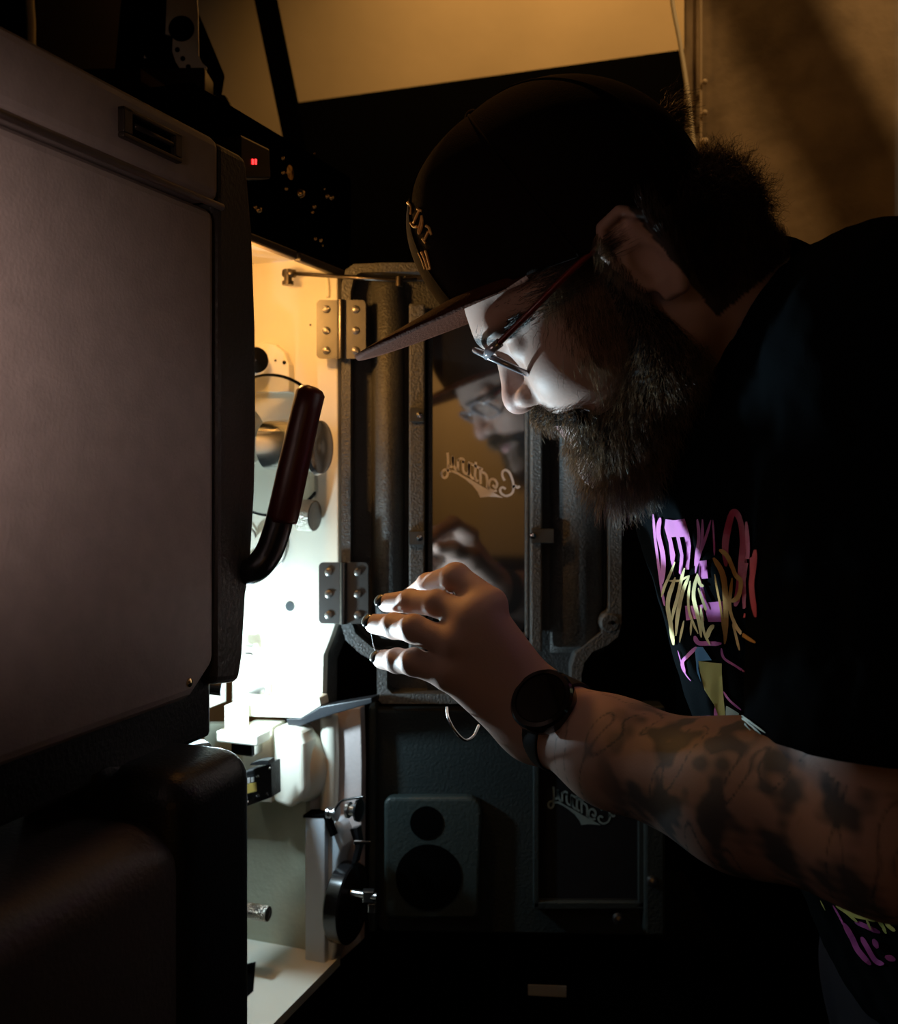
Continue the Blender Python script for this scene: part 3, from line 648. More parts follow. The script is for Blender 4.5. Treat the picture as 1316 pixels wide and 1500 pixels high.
def nets(f, lo, hi, h, B=20):
    """surface nets over sparse blocks"""
    lo = np.array(lo, float); hi = np.array(hi, float); N = np.ceil((hi-lo)/h).astype(int)+1
    nb = np.ceil(N/B).astype(int); vid = {}; V = []; cells = []
    allv = []; keys = []; quads = []
    half = B*h*math.sqrt(3)/2
    cs = [(i, j, k) for i in range(nb[0]) for j in range(nb[1]) for k in range(nb[2])]
    ctr = lo + (np.array(cs)*B + B/2)*h
    near = np.abs(f(ctr)) < half*1.5+.012
    M = N+B+2
    for (bi, bj, bk), ok in zip(cs, near):
        if not ok: continue
        g = np.stack(np.meshgrid(np.arange(B+1)+bi*B, np.arange(B+1)+bj*B, np.arange(B+1)+bk*B, indexing='ij'), -1)
        pts = lo+g*h; val = f(pts.reshape(-1, 3)).reshape(B+1, B+1, B+1)
        sg = val < 0
        if sg.all() or not sg.any(): continue
        acc = np.zeros((B, B, B, 3)); cnt = np.zeros((B, B, B))
        for ax in range(3):
            for o1 in (0, 1):
                for o2 in (0, 1):
                    oth = [a for a in range(3) if a != ax]; sl0 = [None]*3; sl1 = [None]*3
                    sl0[ax] = slice(0, B); sl1[ax] = slice(1, B+1)
                    for a, o in zip(oth, (o1, o2)): sl0[a] = slice(o, o+B); sl1[a] = slice(o, o+B)
                    v0 = val[tuple(sl0)]; v1 = val[tuple(sl1)]; m = (v0 < 0) != (v1 < 0)
                    t = np.where(m, v0/np.where(m, v0-v1, 1), 0); c = np.zeros((B, B, B, 3)); c[..., ax] = t; c[..., oth[0]] = o1; c[..., oth[1]] = o2
                    acc += c*m[..., None]; cnt += m
        act = cnt > 0; ijk = np.argwhere(act); gidx = ijk+np.array([bi*B, bj*B, bk*B])
        keys.append(gidx); allv.append(lo+(gidx+acc[act]/cnt[act][:, None])*h)
        # edges owned by this block (start vertex inside block)
        for ax in range(3):
            sl0 = [slice(0, B)]*3; sl1 = [slice(0, B)]*3; sl1[ax] = slice(1, B+1)
            a0 = sg[tuple(sl0)]; a1 = sg[tuple(sl1)]; m = a0 != a1; e = np.argwhere(m)
            if len(e): quads.append((ax, e+np.array([bi*B, bj*B, bk*B]), a0[m]))
    K = np.concatenate(keys); Vv = np.concatenate(allv); enc = lambda a: (a[:, 0]*M[1]+a[:, 1])*M[2]+a[:, 2]
    kk = enc(K); od = np.argsort(kk); ks = kk[od]; Fs = []
    for ax, e, ins in quads:
        b, c = [(1, 2), (2, 0), (0, 1)][ax]; db = np.zeros(3, int); db[b] = 1; dc = np.zeros(3, int); dc[c] = 1
        ids = []; good = np.ones(len(e), bool)
        for off in (-db-dc, -dc, 0*db, -db):
            q = e+off; good &= (q >= 0).all(1); c_ = enc(q); pos = np.clip(np.searchsorted(ks, c_), 0, len(ks)-1); good &= ks[pos] == c_; ids.append(od[pos])
        Q = np.stack(ids, 1); Q[~ins] = Q[~ins][:, ::-1]; Fs.append(Q[good])
    return Vv, np.concatenate(Fs)

# --- head shape (local metres)
def f_head(P_):
    p = toL(P_); y = p[:, 1]; ay = np.abs(y); q = p.copy(); q[:, 1] = ay
    pe = p.copy(); p[:, 2] += .003; q[:, 2] += .003
    f = ell(p, (.012, 0, .046), (.083, .069, .074))
    f = smin(f, ell(p, (.036, 0, .045), (.073, .064, .046)), .02)
    f = smin(f, ell(p, (.045, 0, -.020), (.060, .058, .062)), .02)
    f = smin(f, ell(q, (.061, .038, -.012), (.032, .026, .026)), .015)     # cheek
    f = smin(f, cone(q, (.095, 0, -.083), (.01, .048, -.055), .022, .022), .02)   # jaw
    f = smin(f, ell(p, (.080, 0, -.048), (.026, .032, .030)), .015)        # muzzle
    f = smin(f, cone(q, (.1015, .010, .037), (.088, .048, .035), .0085, .0085), .012)  # brow ridge
    f = smax(f, -ell(q, (.113, .034, .014), (.020, .018, .0135)), .012)    # socket
    f = smin(f, ell(q, (.081, .032, .014), (.0135, .0145, .0125)), .004)   # lids
    f = smin(f, cone(p, (.103, 0, .020), (.1135, 0, -.003), .0075, .0095), .010) # bridge
    f = smin(f, ell(p, (.1145, 0, -.010), (.0125, .012, .0105)), .008)    # tip
    f = smin(f, ell(q, (.103, .0140, -.0125), (.0130, .0070, .0085)), .005)    # wing
    f = smax(f, -cone(q, (.108, .008, -.021), (.105, .007, -.011), .0036, .0030), .002)   # nostril
    f = smin(f, cone(q, (.101, 0, -.041), (.092, .020, -.046), .0058, .003), .005)  # upper lip
    f = smin(f, cone(q, (.100, 0, -.050), (.092, .018, -.049), .0068, .003), .004)  # lower lip
    # ear: bowl, rim, lobe
    p = pe; e = np.stack([p[:, 0]+.004, ay-.072, p[:, 2]+.004], 1)
    tl = R(-12); ex = e[:, 0]*math.cos(tl)+e[:, 2]*math.sin(tl); ez = -e[:, 0]*math.sin(tl)+e[:, 2]*math.cos(tl); ey = e[:, 1]-.22*np.clip(-ex, 0, 1)
    E = np.stack([ex, ey, ez], 1)
    pl = ell(E, (-.012, .006, .004), (.0175, .0045, .031))
    rim = None; pts = [(.004, .004, .012), (.003, .007, .024), (-.008, .010, .034), (-.022, .012, .031), (-.030, .012, .016), (-.027, .011, .000), (-.018, .008, -.016), (-.010, .006, -.026), (-.002, .004, -.022)]
    pts = [(a, b, c) for a, b, c in pts]
    for i in range(len(pts)-1):
        g = cone(E, pts[i], pts[i+1], .0036, .0036); rim = g if rim is None else np.minimum(rim, g)
    ah = cone(E, (-.020, .009, .020), (-.018, .009, -.006), .0028, .003)
    ear = smin(smin(pl, rim, .003), ah, .003); ear = smax(ear, -ell(E, (-.008, .011, -.001), (.009, .006, .013)), .003)
    ear = smin(ear, cone(E, (.004, .004, .004), (.003, .005, -.008), .004, .0045), .003)
    f = smin(f, ear, .004)
    return f
NECK0 = fromL([(-.025, 0, -.030)])[0]; NECK1 = W(1170, 580, .78)
CH0 = W(1112, 640, .80); CH1 = W(1435, 1300, .80)
SH = W(1310, 515, .60); EL = W(1300, 1212, .575); WR = W(822, 1058, .745)
WR2 = W(800, 1050, .748)
AXT = (CH1-CH0)/np.linalg.norm(CH1-CH0); LT = np.array([-.2, -.98, 0]); LT /= np.linalg.norm(LT); LT = LT-AXT*(LT@AXT); LT /= np.linalg.norm(LT); FT = np.cross(AXT, LT)
if FT[0] > 0: FT = -FT
RT = np.array([AXT, LT, FT])
def f_neck(P_): return cone(P_, NECK0, NECK1, .058, .062)
def f_torso(P_, infl=0.):
    q = (P_-CH0) @ RT.T; r1, r2 = .155+infl, .108+infl
    qs = q*np.array([1, .108/.155, 1]); L = np.linalg.norm(CH1-CH0)
    f = cone(qs, (0.02, 0, 0), (L, 0, .0), .105+infl, .118+infl)
    return f
def f_uparm(P_, infl=0.): return smin(cone(P_, SH, EL, .058+infl, .044+infl), cone(P_, SH, (SH+CH0)/2, .06+infl, .08+infl), .04)
# fingers: joint chains (pixel, depth, radius)
def ch(l): return [(W(x, y, d), r) for x, y, d, r in l]
FING = [
 ch([(720, 884, .754, .0112), (668, 846, .772, .0108), (628, 858, .806, .0095), (606, 872, .835, .0080)]),            # index
 ch([(690, 906, .748, .0110), (640, 884, .764, .0098), (602, 881, .786, .0090), (567, 883, .804, .0074)]),            # middle
 ch([(664, 944, .745, .0108), (606, 921, .756, .0102), (578, 917, .776, .0094), (549, 914, .794, .0078)]),            # ring
 ch([(654, 986, .745, .0104), (606, 970, .754, .0098), (582, 968, .770, .0089), (560, 966, .786, .0074)]),            # little
]
THUMB = ch([(770, 990, .775, .0155), (715, 925, .805, .0135), (668, 893, .828, .0105), (632, 884, .842, .0085)])
def f_hand(P_):
    palm = smin(cone(P_, W(790, 1040, .750), W(706, 896, .750), .0215, .0140), cone(P_, W(782, 1066, .750), W(668, 984, .748), .0215, .0150), .02)
    palm = smin(palm, cone(P_, W(780, 1045, .758), W(684, 930, .750), .023, .016), .02)
    parts = [smin(palm, chain(P_, THUMB, .01), .012)]
    for i, c in enumerate(FING):
        g = chain(P_, c, .003)
        for j in (1, 2):   # knuckle swelling
            g = smin(g, np.sqrt(((P_-(c[j][0]+np.array([0, -.0016, .0006])))**2).sum(1))-c[j][1]*.95, .003)
        g = smin(g, np.sqrt(((P_-(c[0][0]+np.array([0.001, -.0030, .001])))**2).sum(1))-c[0][1]*.80, .006)
        parts.append(smin(palm, g, .009))
    f = parts[0]
    for g in parts[1:]: f = smin(f, g, .0015)
    return f
def f_fore(P_):
    f = cone(P_, WR2, W(900, 1102, .705), .0295, .0335)
    f = smin(f, cone(P_, W(900, 1102, .705), W(1090, 1168, .635), .0335, .0415), .02)
    f = smin(f, cone(P_, W(1090, 1168, .635), EL, .0415, .046), .02)
    return smin(f, cone(P_, W(1060, 1140, .655), W(1180, 1150, .61), .030, .036), .02)
def zone(P_, fn, c, rad):
    m = ((P_-c)**2).sum(1) < rad*rad; out = np.full(len(P_), 1.); 
    far = np.sqrt(((P_-c)**2).sum(1))-rad+.03; out = np.maximum(far, .03)
    if m.any(): out[m] = fn(P_[m])
    return out
HC = (fromL([(.02, 0, .0)])[0])
def f_body(P_):
    h = zone(P_, f_head, HC, .20)
    n = f_neck(P_); f = smin(h, n, .03)
    f = smin(f, f_torso(P_, -.006), .03); f = smin(f, f_uparm(P_, -.004), .03)
    a = smin(f_fore(P_), cone(P_, SH, EL, .054, .044), .02)
    hd = zone(P_, f_hand, W(700, 960, .77), .14)
    return smin(smin(f, a, .012), hd, .016)

man = thing('person', (.45, .85, 0), 'bearded man in black cap and printed black T-shirt peering into the projector', 'person')
body_lo = np.array([-.09, .42, .95]); body_hi = np.array([.56, 1.02, 1.75])
BH = .0018
Vb, Fb = nets(f_body, body_lo, body_hi, BH)
def noise3(p, s, seed=0):
    rg = np.random.default_rng(seed); f = 0
    for i in range(6):
        k = rg.normal(size=3)*s*(1+.5*i); f = f+np.sin(p@k+rg.uniform(0, 6.28))/(1+.4*i)
    return f/3
skinm = mat('skin', (.5, .3, .22), .6, bump=.08, bscale=600, attr='tone')
b_ = skinm.node_tree.nodes['Principled BSDF']; b_.inputs['Subsurface Weight'].default_value = .12; b_.inputs['Subsurface Scale'].default_value = .004; b_.inputs['Subsurface Radius'].default_value = (1, .35, .2)
body = link('body', Vb, Fb, skinm, man, True)
col = np.tile(np.array([.46, .30, .24]), (len(Vb), 1)); 
ql = toL(Vb)
red = np.exp(-((ql[:, 0]-.118)**2+(ql[:, 1])**2+(ql[:, 2]+.012)**2)/.014**2); col = col*(1-.5*red[:, None])+np.array([.50, .20, .17])*.5*red[:, None]
lip = (np.abs(ql[:, 2]+.049) < .007) & (ql[:, 0] > .088) & (np.abs(ql[:, 1]) < .022); col[lip] = (.50, .24, .23)
t = ((Vb-WR)@(EL-WR))/((EL-WR)@(EL-WR)); fore = (t > .02) & (t < 1.1) & (Vb[:, 0] > WR[0]-.01) & (f_fore(Vb) < .01)
tat = np.clip((noise3(Vb, 48, 3)+.55*noise3(Vb, 140, 8)+.12)*1.6, 0, 1)*np.clip((t-.22)*5, 0, 1)*fore
lines = np.clip(1-np.abs(noise3(Vb, 62, 5))/.045, 0, 1)*fore
mid = np.exp(-((t-.55)/.30)**2)*fore; ink = np.clip(tat*.85+lines*.6+mid*.45, 0, .93)[:, None]
ux = (ql[:, 0] < -.024) & (ql[:, 2] > -.055) & (ql[:, 2] < .13) & (ql[:, 0] > -.12); col[ux] = (.03, .02, .014); col = col*(1-ink)+np.array([.035, .05, .06])*ink
bt = np.clip(((.117-ql[:, 0])/.043), 0, 1)**(1/1.5); bd_ = np.abs(ql[:, 2]-(.036-.014*bt**1.5))/.0038; inb = np.exp(-bd_**2)*(ql[:, 0] > .068)*(np.abs(np.abs(ql[:, 1])-(.010+.048*bt)) < .016)
col = col*(1-.85*inb[:, None])+np.array([.03, .022, .018])*.85*inb[:, None]
ca = body.data.color_attributes.new('tone', 'FLOAT_COLOR', 'POINT'); ca.data.foreach_set('color', np.concatenate([col, np.ones((len(col), 1))], 1).ravel())
bvh_body = BVHTree.FromPolygons([tuple(v) for v in Vb], Fb.tolist())

# nails
for c in FING+[THUMB]:
    tip, pr = c[3][0], c[2][0]; d = (tip-pr)/np.linalg.norm(tip-pr); up = np.array([-.15, -.85, .5]); up = up-d*(up@d); up /= np.linalg.norm(up); sd = np.cross(d, up); r = c[3][1]
    mb = MB(); b = bmesh.new(); bmesh.ops.create_uvsphere(b, u_segments=16, v_segments=10, radius=1)
    M = Matrix([[d[i]*r*.85 if k == 0 else sd[i]*r*.72 if k == 1 else up[i]*r*.35 if k == 2 else (tip+d*r*.35+up*r*.70)[i] for k in range(4)] for i in range(3)]+[[0, 0, 0, 1]])
    b.transform(M); mb.bm(b, True); mb.build('fingernail', mat('black_nail_polish', (.01, .01, .012), .12), man, 'black varnished fingernail')

# --- T-shirt
def f_shirt(P_):
    f = smin(smin(f_torso(P_, .008), cone(P_, W(1098, 790, .77), W(1148, 1010, .77), .07, .07), .03), smin(cone(P_, SH, SH+(EL-SH)*.95, .072, .080), cone(P_, SH, (SH+CH0)/2, .07, .095), .03), .05)
    f = smin(f, cone(P_, CH0*.5+NECK1*.5, NECK1*.42+NECK0*.58, .09, .067), .04)
    wr = .0035*noise3(P_*np.array([1, 1, .35]), 48, 11)+.0012*noise3(P_, 110, 12)
    f = f+wr
    sh = np.maximum(f, -(f+.006))
    # cuts: sleeve hem, neck opening
    arm = cone(P_, SH, EL, .1, .1); hem = (W(1250, 1058, .6)[2]-P_[:, 2])
    m = (arm < .0) & (((P_-CH0)@LT) > .09); sh = np.where(m, np.maximum(sh, hem), sh)
    sh = smax(sh, -(cone(P_, NECK0+(NECK0-NECK1)*.8, NECK0*.2+NECK1*.8, .070, .060)), .003)
    return sh
Vs, Fs = nets(f_shirt, (.10, .42, .90), (.62, 1.04, 1.72), .0032)
shirtm = mat('black_cotton', (.0045, .006, .007), 1.0, spec=.0, bump=.2, bscale=900)
shirt = link('t_shirt', Vs, Fs, shirtm, man, True)
bvh_shirt = BVHTree.FromPolygons([tuple(v) for v in Vs], Fs.tolist())
def cast(px, py, bvh, off=.0006, fb=None):
    o = Vector((0, 0, CZ)); d = (P(px, py, 1)-o).normalized(); h = bvh.ray_cast(o, d)
    if h[0] is None: return None
    n_ = h[1]; n_ = n_ if n_.dot(d) < 0 else -n_
    return h[0]+n_*off
def print_shapes(name, m, shapes, fm, label, bvh=bvh_shirt, parent=shirt, off=.0016):
    mb = MB()
    for kind, pts, w_ in shapes:
        if kind == 's':
            c = spline([Vector((x, y, 0)) for x, y in pts], 6); L = []; Rr = []; prev = None
            for i, p in enumerate(c):
                t_ = (c[min(i+1, len(c)-1)]-c[max(i-1, 0)]).normalized(); tap = min(1, .35+min(i, len(c)-1-i)/4)
                nn = Vector((-t_.y, t_.x, 0))*w_/2*tap; row = [cast(*fm(p.x+nn.x*k, p.y+nn.y*k), bvh, off) for k in (-1, 0, 1)]
                if None in row: prev = None; continue
                if prev and (row[1]-prev[1]).length < .02:
                    k = len(mb.v); mb.add(prev+row, [(0, 1, 4, 3), (1, 2, 5, 4)], True)
                prev = row
        else:
            xs = [q[0] for q in pts]; ys = [q[1] for q in pts]; st = w_
            inner = [Vector((x, y)) for x in np.arange(min(xs)+st/2, max(xs), st) for y in np.arange(min(ys)+st/2, max(ys), st)]
            n = len(pts); allp = [Vector(q) for q in pts]+inner
            r = geometry.delaunay_2d_cdt(allp, [], [list(range(n))], 1, 1e-4)
            vv = [cast(*fm(v.x, v.y), bvh, off) for v in r[0]]
            ok = [f for f in r[2] if all(vv[i] is not None for i in f) and max((vv[a]-vv[b]).length for a in f for b in f) < .02]
            mb.add([v if v is not None else Vector((0, 0, 0)) for v in vv], ok, True) if ok else None
    if not mb.v: return
    # drop unused vertices
    used = sorted({i for f in mb.f for i in f}); rm = {a: b for b, a in enumerate(used)}
    o = link(name, [mb.v[i] for i in used], [[rm[i] for i in f] for f in mb.f], m, parent, True, label)
    return o
f1 = lambda x, y: (920+x/3.75, 700+y/3.75); f2 = lambda x, y: (1140+x/7.477, 1260+y/7.477)
mag = mat('magenta_ink', (.62, .16, .55), .7); red_ = mat('red_ink', (.50, .06, .14), .7); yel = mat('pale_yellow_ink', (.72, .66, .30), .7); ora = mat('orange_ink', (.62, .36, .08), .7)
olv = mat('olive_ink', (.48, .50, .14), .7); blu = mat('blue_ink', (.08, .30, .62), .7); tea = mat('teal_ink', (.45, .62, .60), .7)
S_ = lambda w_, *p: ('s', list(p), w_)
PG = lambda st, *p: ('p', list(p), st)
print_shapes('magenta_print', mag, [
 S_(14, (150,195),(160,330),(180,480),(195,600),(212,700)), S_(26, (190,215),(178,300),(204,430),(200,580)),
 PG(18, (218,222),(322,218),(348,300),(358,370),(345,500),(325,500),(335,380),(322,318),(296,322),(315,420),(312,540),(292,520),(298,420),(276,320),(250,322),(272,420),(265,540),(245,450),(235,350),(213,270)),
 S_(17, (392,220),(400,330),(378,480)), S_(15, (420,222),(416,350),(388,490)), S_(13, (465,225),(430,340),(395,440),(380,520)), S_(12, (476,225),(480,330),(482,420)),
 PG(18, (402,450),(440,445),(450,545),(412,550),(440,680),(530,672),(525,785),(450,785),(420,690),(398,560)), PG(18, (322,700),(420,690),(430,780),(330,780)),
 S_(24, (375,865),(395,902),(450,905),(520,905)), S_(20, (385,925),(340,975),(310,1010),(325,1070)), S_(6, (285,945),(320,1060),(357,1112)), S_(13, (520,930),(535,985),(600,1030),(655,1065)),
 S_(14, (440,1305),(490,1320),(512,1385)), S_(20, (490,1250),(498,1320),(548,1370)), S_(12, (535,1170),(570,1220),(630,1270))], f1, 'magenta dripping letters')
print_shapes('red_print', red_, [S_(36, (545,480),(548,330),(575,200),(608,190),(636,270),(640,420),(618,600),(600,700)), S_(26, (665,240),(672,420),(648,560),(655,770)), S_(30, (715,395),(705,500),(695,600),(716,765)), PG(20, (655,430),(715,430),(708,530),(655,560))], f1, 'red dripping letters')
print_shapes('yellow_print', yel, [S_(15, (275,455),(225,570),(200,650)), S_(24, (275,540),(235,680),(250,800),(268,915)), S_(18, (325,490),(290,640),(252,790)), S_(20, (350,530),(300,680),(280,865)),
 S_(18, (392,530),(375,640),(405,780),(415,870)), S_(15, (355,560),(350,720),(398,850)), S_(18, (395,520),(408,575),(428,590)), S_(15, (398,600),(430,700),(438,720)), S_(15, (410,700),(430,830),(465,912)),
 S_(24, (482,800),(462,830),(450,875)), S_(13, (322,780),(300,900)), S_(12, (362,780),(358,860)), S_(12, (240,560),(300,560),(350,530))], f1, 'pale yellow drips', off=.0023)
print_shapes('orange_print', ora, [S_(28, (515,385),(560,420),(600,520),(636,560),(620,640),(580,670)), S_(28, (480,430),(530,520),(550,680),(540,905)), S_(20, (580,540),(572,700),(600,790),(650,860),(722,905)), S_(16, (588,790),(608,860),(626,940)), S_(12, (490,520),(520,700),(535,860))], f1, 'orange drips', off=.0023)
print_shapes('olive_print', olv, [PG(20, (395,1000),(525,1015),(535,1200),(550,1360),(520,1340),(480,1240),(430,1160),(405,1060))], f1, 'olive figure')
print_shapes('blue_print', blu, [PG(16, (376,925),(420,925),(470,997),(398,1000),(395,1040),(412,1120),(388,1060))], f1, 'blue patch')
print_shapes('teal_print', tea, [S_(9, (552,1250),(550+dx*.5, 1320),(555+dx, 1400)) for dx in (5, 30, 58, 88, 120, 150, 185, 215)], f1, 'fan of pale teal lines')
print_shapes('lower_print', olv, [S_(30, (660,480),(780,560),(900,660)), S_(40, (760,520),(870,590),(1020,620),(1090,640)), S_(40, (1120,640),(1170,700),(1210,780)), S_(40, (1200,660),(1260,720),(1310,760)), S_(25, (990,620),(1040,740)), S_(14, (490,425),(540,530))], f2, 'olive lettering low on the shirt', off=.0023)
print_shapes('lower_magenta_print', mat('purple_ink', (.38, .07, .33), .7), [S_(60, (740,680),(830,840),(900,980),(1030,1130)), S_(60, (930,830),(990,930),(1080,1080),(1180,1130)), S_(60, (1060,850),(1110,950)), S_(50, (860,660),(1000,720),(1130,780)), S_(70, (1190,1040),(1300,1080)), S_(20, (620,480),(700,620),(750,720))], f2, 'purple lettering low on the shirt')

# --- watch and bracelet
def band(c, ax, r, w_, th, n=48, sq=(1, 1)):
    """open band around an axis"""
    ax = Vector(ax).normalized(); mb = MB(); mb.lathe(Vector(c)-ax*w_/2, ax, [(0, r), (0, r+th), (w_*.08, r+th*1.1), (w_*.92, r+th*1.1), (w_, r+th), (w_, r)], n); return mb
aw = Vector(W(900, 1102, .705)-WR2).normalized(); wc = Vector(WR2+(W(900, 1102, .705)-WR2)*.12)
wt = band(wc, aw, .0305, .024, .003); wo = wt.build('wristwatch', mat('black_strap', (.006, .006, .006), .5), man, 'round black wristwatch on the left wrist')
up = (Vector((0, -1, .45))-aw*Vector((0, -1, .45)).dot(aw)).normalized()
mb = MB(); mb.lathe(wc+up*.030+aw*.008, up, [(0, 0), (0, .0225), (.002, .0235), (.009, .0235), (.011, .022), (.0115, .019), (.0100, .0185), (.0100, 0)], 56); mb.build('watch_case', mat('black_watch_case', (.012, .012, .012), .12), wo)
mb = MB(); mb.lathe(wc+up*.0401+aw*.008, up, [(0, .0183), (.0006, .018), (.0006, 0)], 56); mb.build('watch_glass', mat('black_watch_glass', (.004, .004, .004), .03), wo)
pts = spline([cast(655, 1036, bvh_body, .002) or P(655, 1036, .76), P(657, 1052, .748), P(668, 1072, .745), P(682, 1084, .748), P(694, 1078, .753), P(702, 1062, .758)])
mb = MB(); mb.tube(pts, .0011, 8); mb.build('bracelet', mat('silver_wire', (.6, .6, .6), .25, metal=1), man, 'thin silver bracelet wire below the hand')
mb = MB(); mb.tube(spline([P(543, 918, .790), P(546, 940, .795), P(553, 965, .79)]), .00022, 6); mb.build('thread', mat('pale_thread', (.7, .7, .7), .5), man, 'fine pale thread between the fingertips')

# --- cap
def cap():
    bx0, bz0 = midl(652, 452); tx, tz = midl(700, 150); fx_, fz = midl(598, 285)
    print('cap', bx0, bz0, tx, tz, fx_, fz, 'back', midl(1008, 280), midl(985, 165), midl(880, 360, .07), 'tip', midl(533, 525), 'lens', midl(742, 500, .06), midl(775, 545, .05), midl(705, 512, .02))
    # crown as a closed curve per height; base plane slopes down to the back
    nphi, nt = 96, 44
    CC = np.array([.016, 0, .060])
    zcut = lambda x: .020+(.42*x if x > 0 else .05*x)
    def crown(off):
        V = np.zeros((nt+1, nphi, 3))
        for i in range(nphi):
            ph = 2*math.pi*i/nphi; c, s_ = math.cos(ph), math.sin(ph); fr = max(c, 0)
            def pt(la):
                dx, dy, dz = c*math.cos(la), s_*math.cos(la), math.sin(la); hr = math.hypot(dx/(.0975+off), dy/(.0785+off))
                k = 2.0+.8*fr if dz > 0 else (3.2 if c > 0 else 3.2-1.0*min(1, -c*2)); hz = abs(dz)/((.096 if dz > 0 else (.13 if c > 0 else .13-.035*min(1, -c*2)))+off)
                return CC+np.array([dx, dy, dz])*(hr**k+hz**k)**(-1/k)
            lo_, hi_ = -1.4, 1.2
            for _ in range(30):
                m = (lo_+hi_)/2; q = pt(m)
                if q[2] < zcut(q[0]): lo_ = m
                else: hi_ = m
            for j in range(nt+1): V[j, i] = pt(hi_+(math.pi/2-hi_)*j/nt)
        return [tuple(v) for v in V.reshape(-1, 3)]
    Fq = [(j*nphi+i, j*nphi+(i+1) % nphi, (j+1)*nphi+(i+1) % nphi, (j+1)*nphi+i) for j in range(nt) for i in range(nphi)]
    A = crown(.0025); B = crown(0); n = len(A); V = [fromL([a])[0] for a in A+B]
    Fc = Fq+[tuple(n+k for k in f[::-1]) for f in Fq]+[(i, n+i, n+(i+1) % nphi, (i+1) % nphi) for i in range(nphi)]
    capm = mat('dark_brown_cap_fabric', (.010, .006, .0045), .9, spec=.08, bump=.3, bscale=900)
    co = link('cap', [Vector(v) for v in V], Fc, capm, man, True, 'black-brown baseball cap with orange stitching')
    bv = BVHTree.FromPolygons([tuple(v) for v in V[:n]], Fq)
    # seams
    mb = MB()
    for ph0 in (28, -28, 90, -90, 150, -150):
        i = int(round(ph0/360*nphi)) % nphi; mb.tube([Vector(fromL([np.array(A[j*nphi+i])])[0]) for j in range(nt+1)], .0011, 6)
    mb.build('seam', capm, co)
    mb = MB(); mb.ball(Vector(fromL([(.016, 0, .158)])[0]), .006, 16); mb.build('button', capm, co)
    # brim: curved sheet
    V = []; nu, nv = 36, 14
    for th in (0, .004):
        for a in range(nv+1):
            for b in range(nu+1):
                v = b/nu*2-1; ph = v*R(66); t = a/nv; iq = ph/(2*math.pi)*nphi; i0 = int(math.floor(iq)); fr_ = iq-i0
                e0 = np.array(A[i0 % nphi])*(1-fr_)+np.array(A[(i0+1) % nphi])*fr_; e0 = e0*np.array([.985, .985, 1])+np.array([0, 0, .004])
                L_ = .078*max(math.cos(v*math.pi/2), 0)**.62
                q = e0+np.array([.965, -.10*v, .20+.10*v*v])*L_*t+np.array([0, 0, -.006*math.sin(math.pi*t)*0-th-.10*e0[1]**2*t*8])
                V.append(Vector(fromL([q])[0]))
    m_ = (nv+1)*(nu+1); Fb_ = []
    for a in range(nv):
        for b in range(nu): k = a*(nu+1)+b; Fb_ += [(k, k+1, k+nu+2, k+nu+1), (m_+k+nu+1, m_+k+nu+2, m_+k+1, m_+k)]
    bd = [b for b in range(nu+1)]+[a*(nu+1)+nu for a in range(1, nv+1)]+[nv*(nu+1)+b for b in range(nu-1, -1, -1)]+[a*(nu+1) for a in range(nv-1, 0, -1)]
    for i in range(len(bd)): a, b = bd[i], bd[(i+1) % len(bd)]; Fb_.append((a, m_+a, m_+b, b))
    link('brim', V, Fb_, mat('brown_brim_fabric', (.06, .017, .007), .85, spec=.1, bump=.5, bscale=500), co, True, 'brown curved brim')
    # embroidery
    th = mat('orange_thread', (1.0, .56, .16), .5, spec=.4)
    fz_ = lambda x, y: (580+x/8.33, 260+y/8.333)
    sets = [[[(150,310),(178,330),(192,380),(185,450)]], [[(270,385),(320,410)], [(296,392),(225,555)], [(188,550),(225,600),(270,598)]],
            [[(322,465),(330,540),(318,620),(290,680),(285,640),(305,560),(322,475)]], [[(375,590),(415,620),(440,700)], [(408,655),(358,760)], [(332,742),(372,805)]],
            [[(285,915),(330,1010),(362,1115)], [(320,905),(360,1000),(400,1120)], [(370,890),(395,980),(428,1100)], [(395,1115),(432,1105)], [(362,900),(378,905)]]]
    for st in sets:
        mb = MB()
        for s_ in st:
            c = [cast(*fz_(p.x, p.y), bv, .0003) for p in spline([Vector((x, y, 0)) for x, y in s_], 6)]; c = [p for p in c if p is not None]
            if len(c) > 2: mb.tube(c, .0010, 6)
        if mb.v: mb.build('stitched_letter', th, co, 'raised orange stitched lettering')
    return bv
bvh_cap = cap()

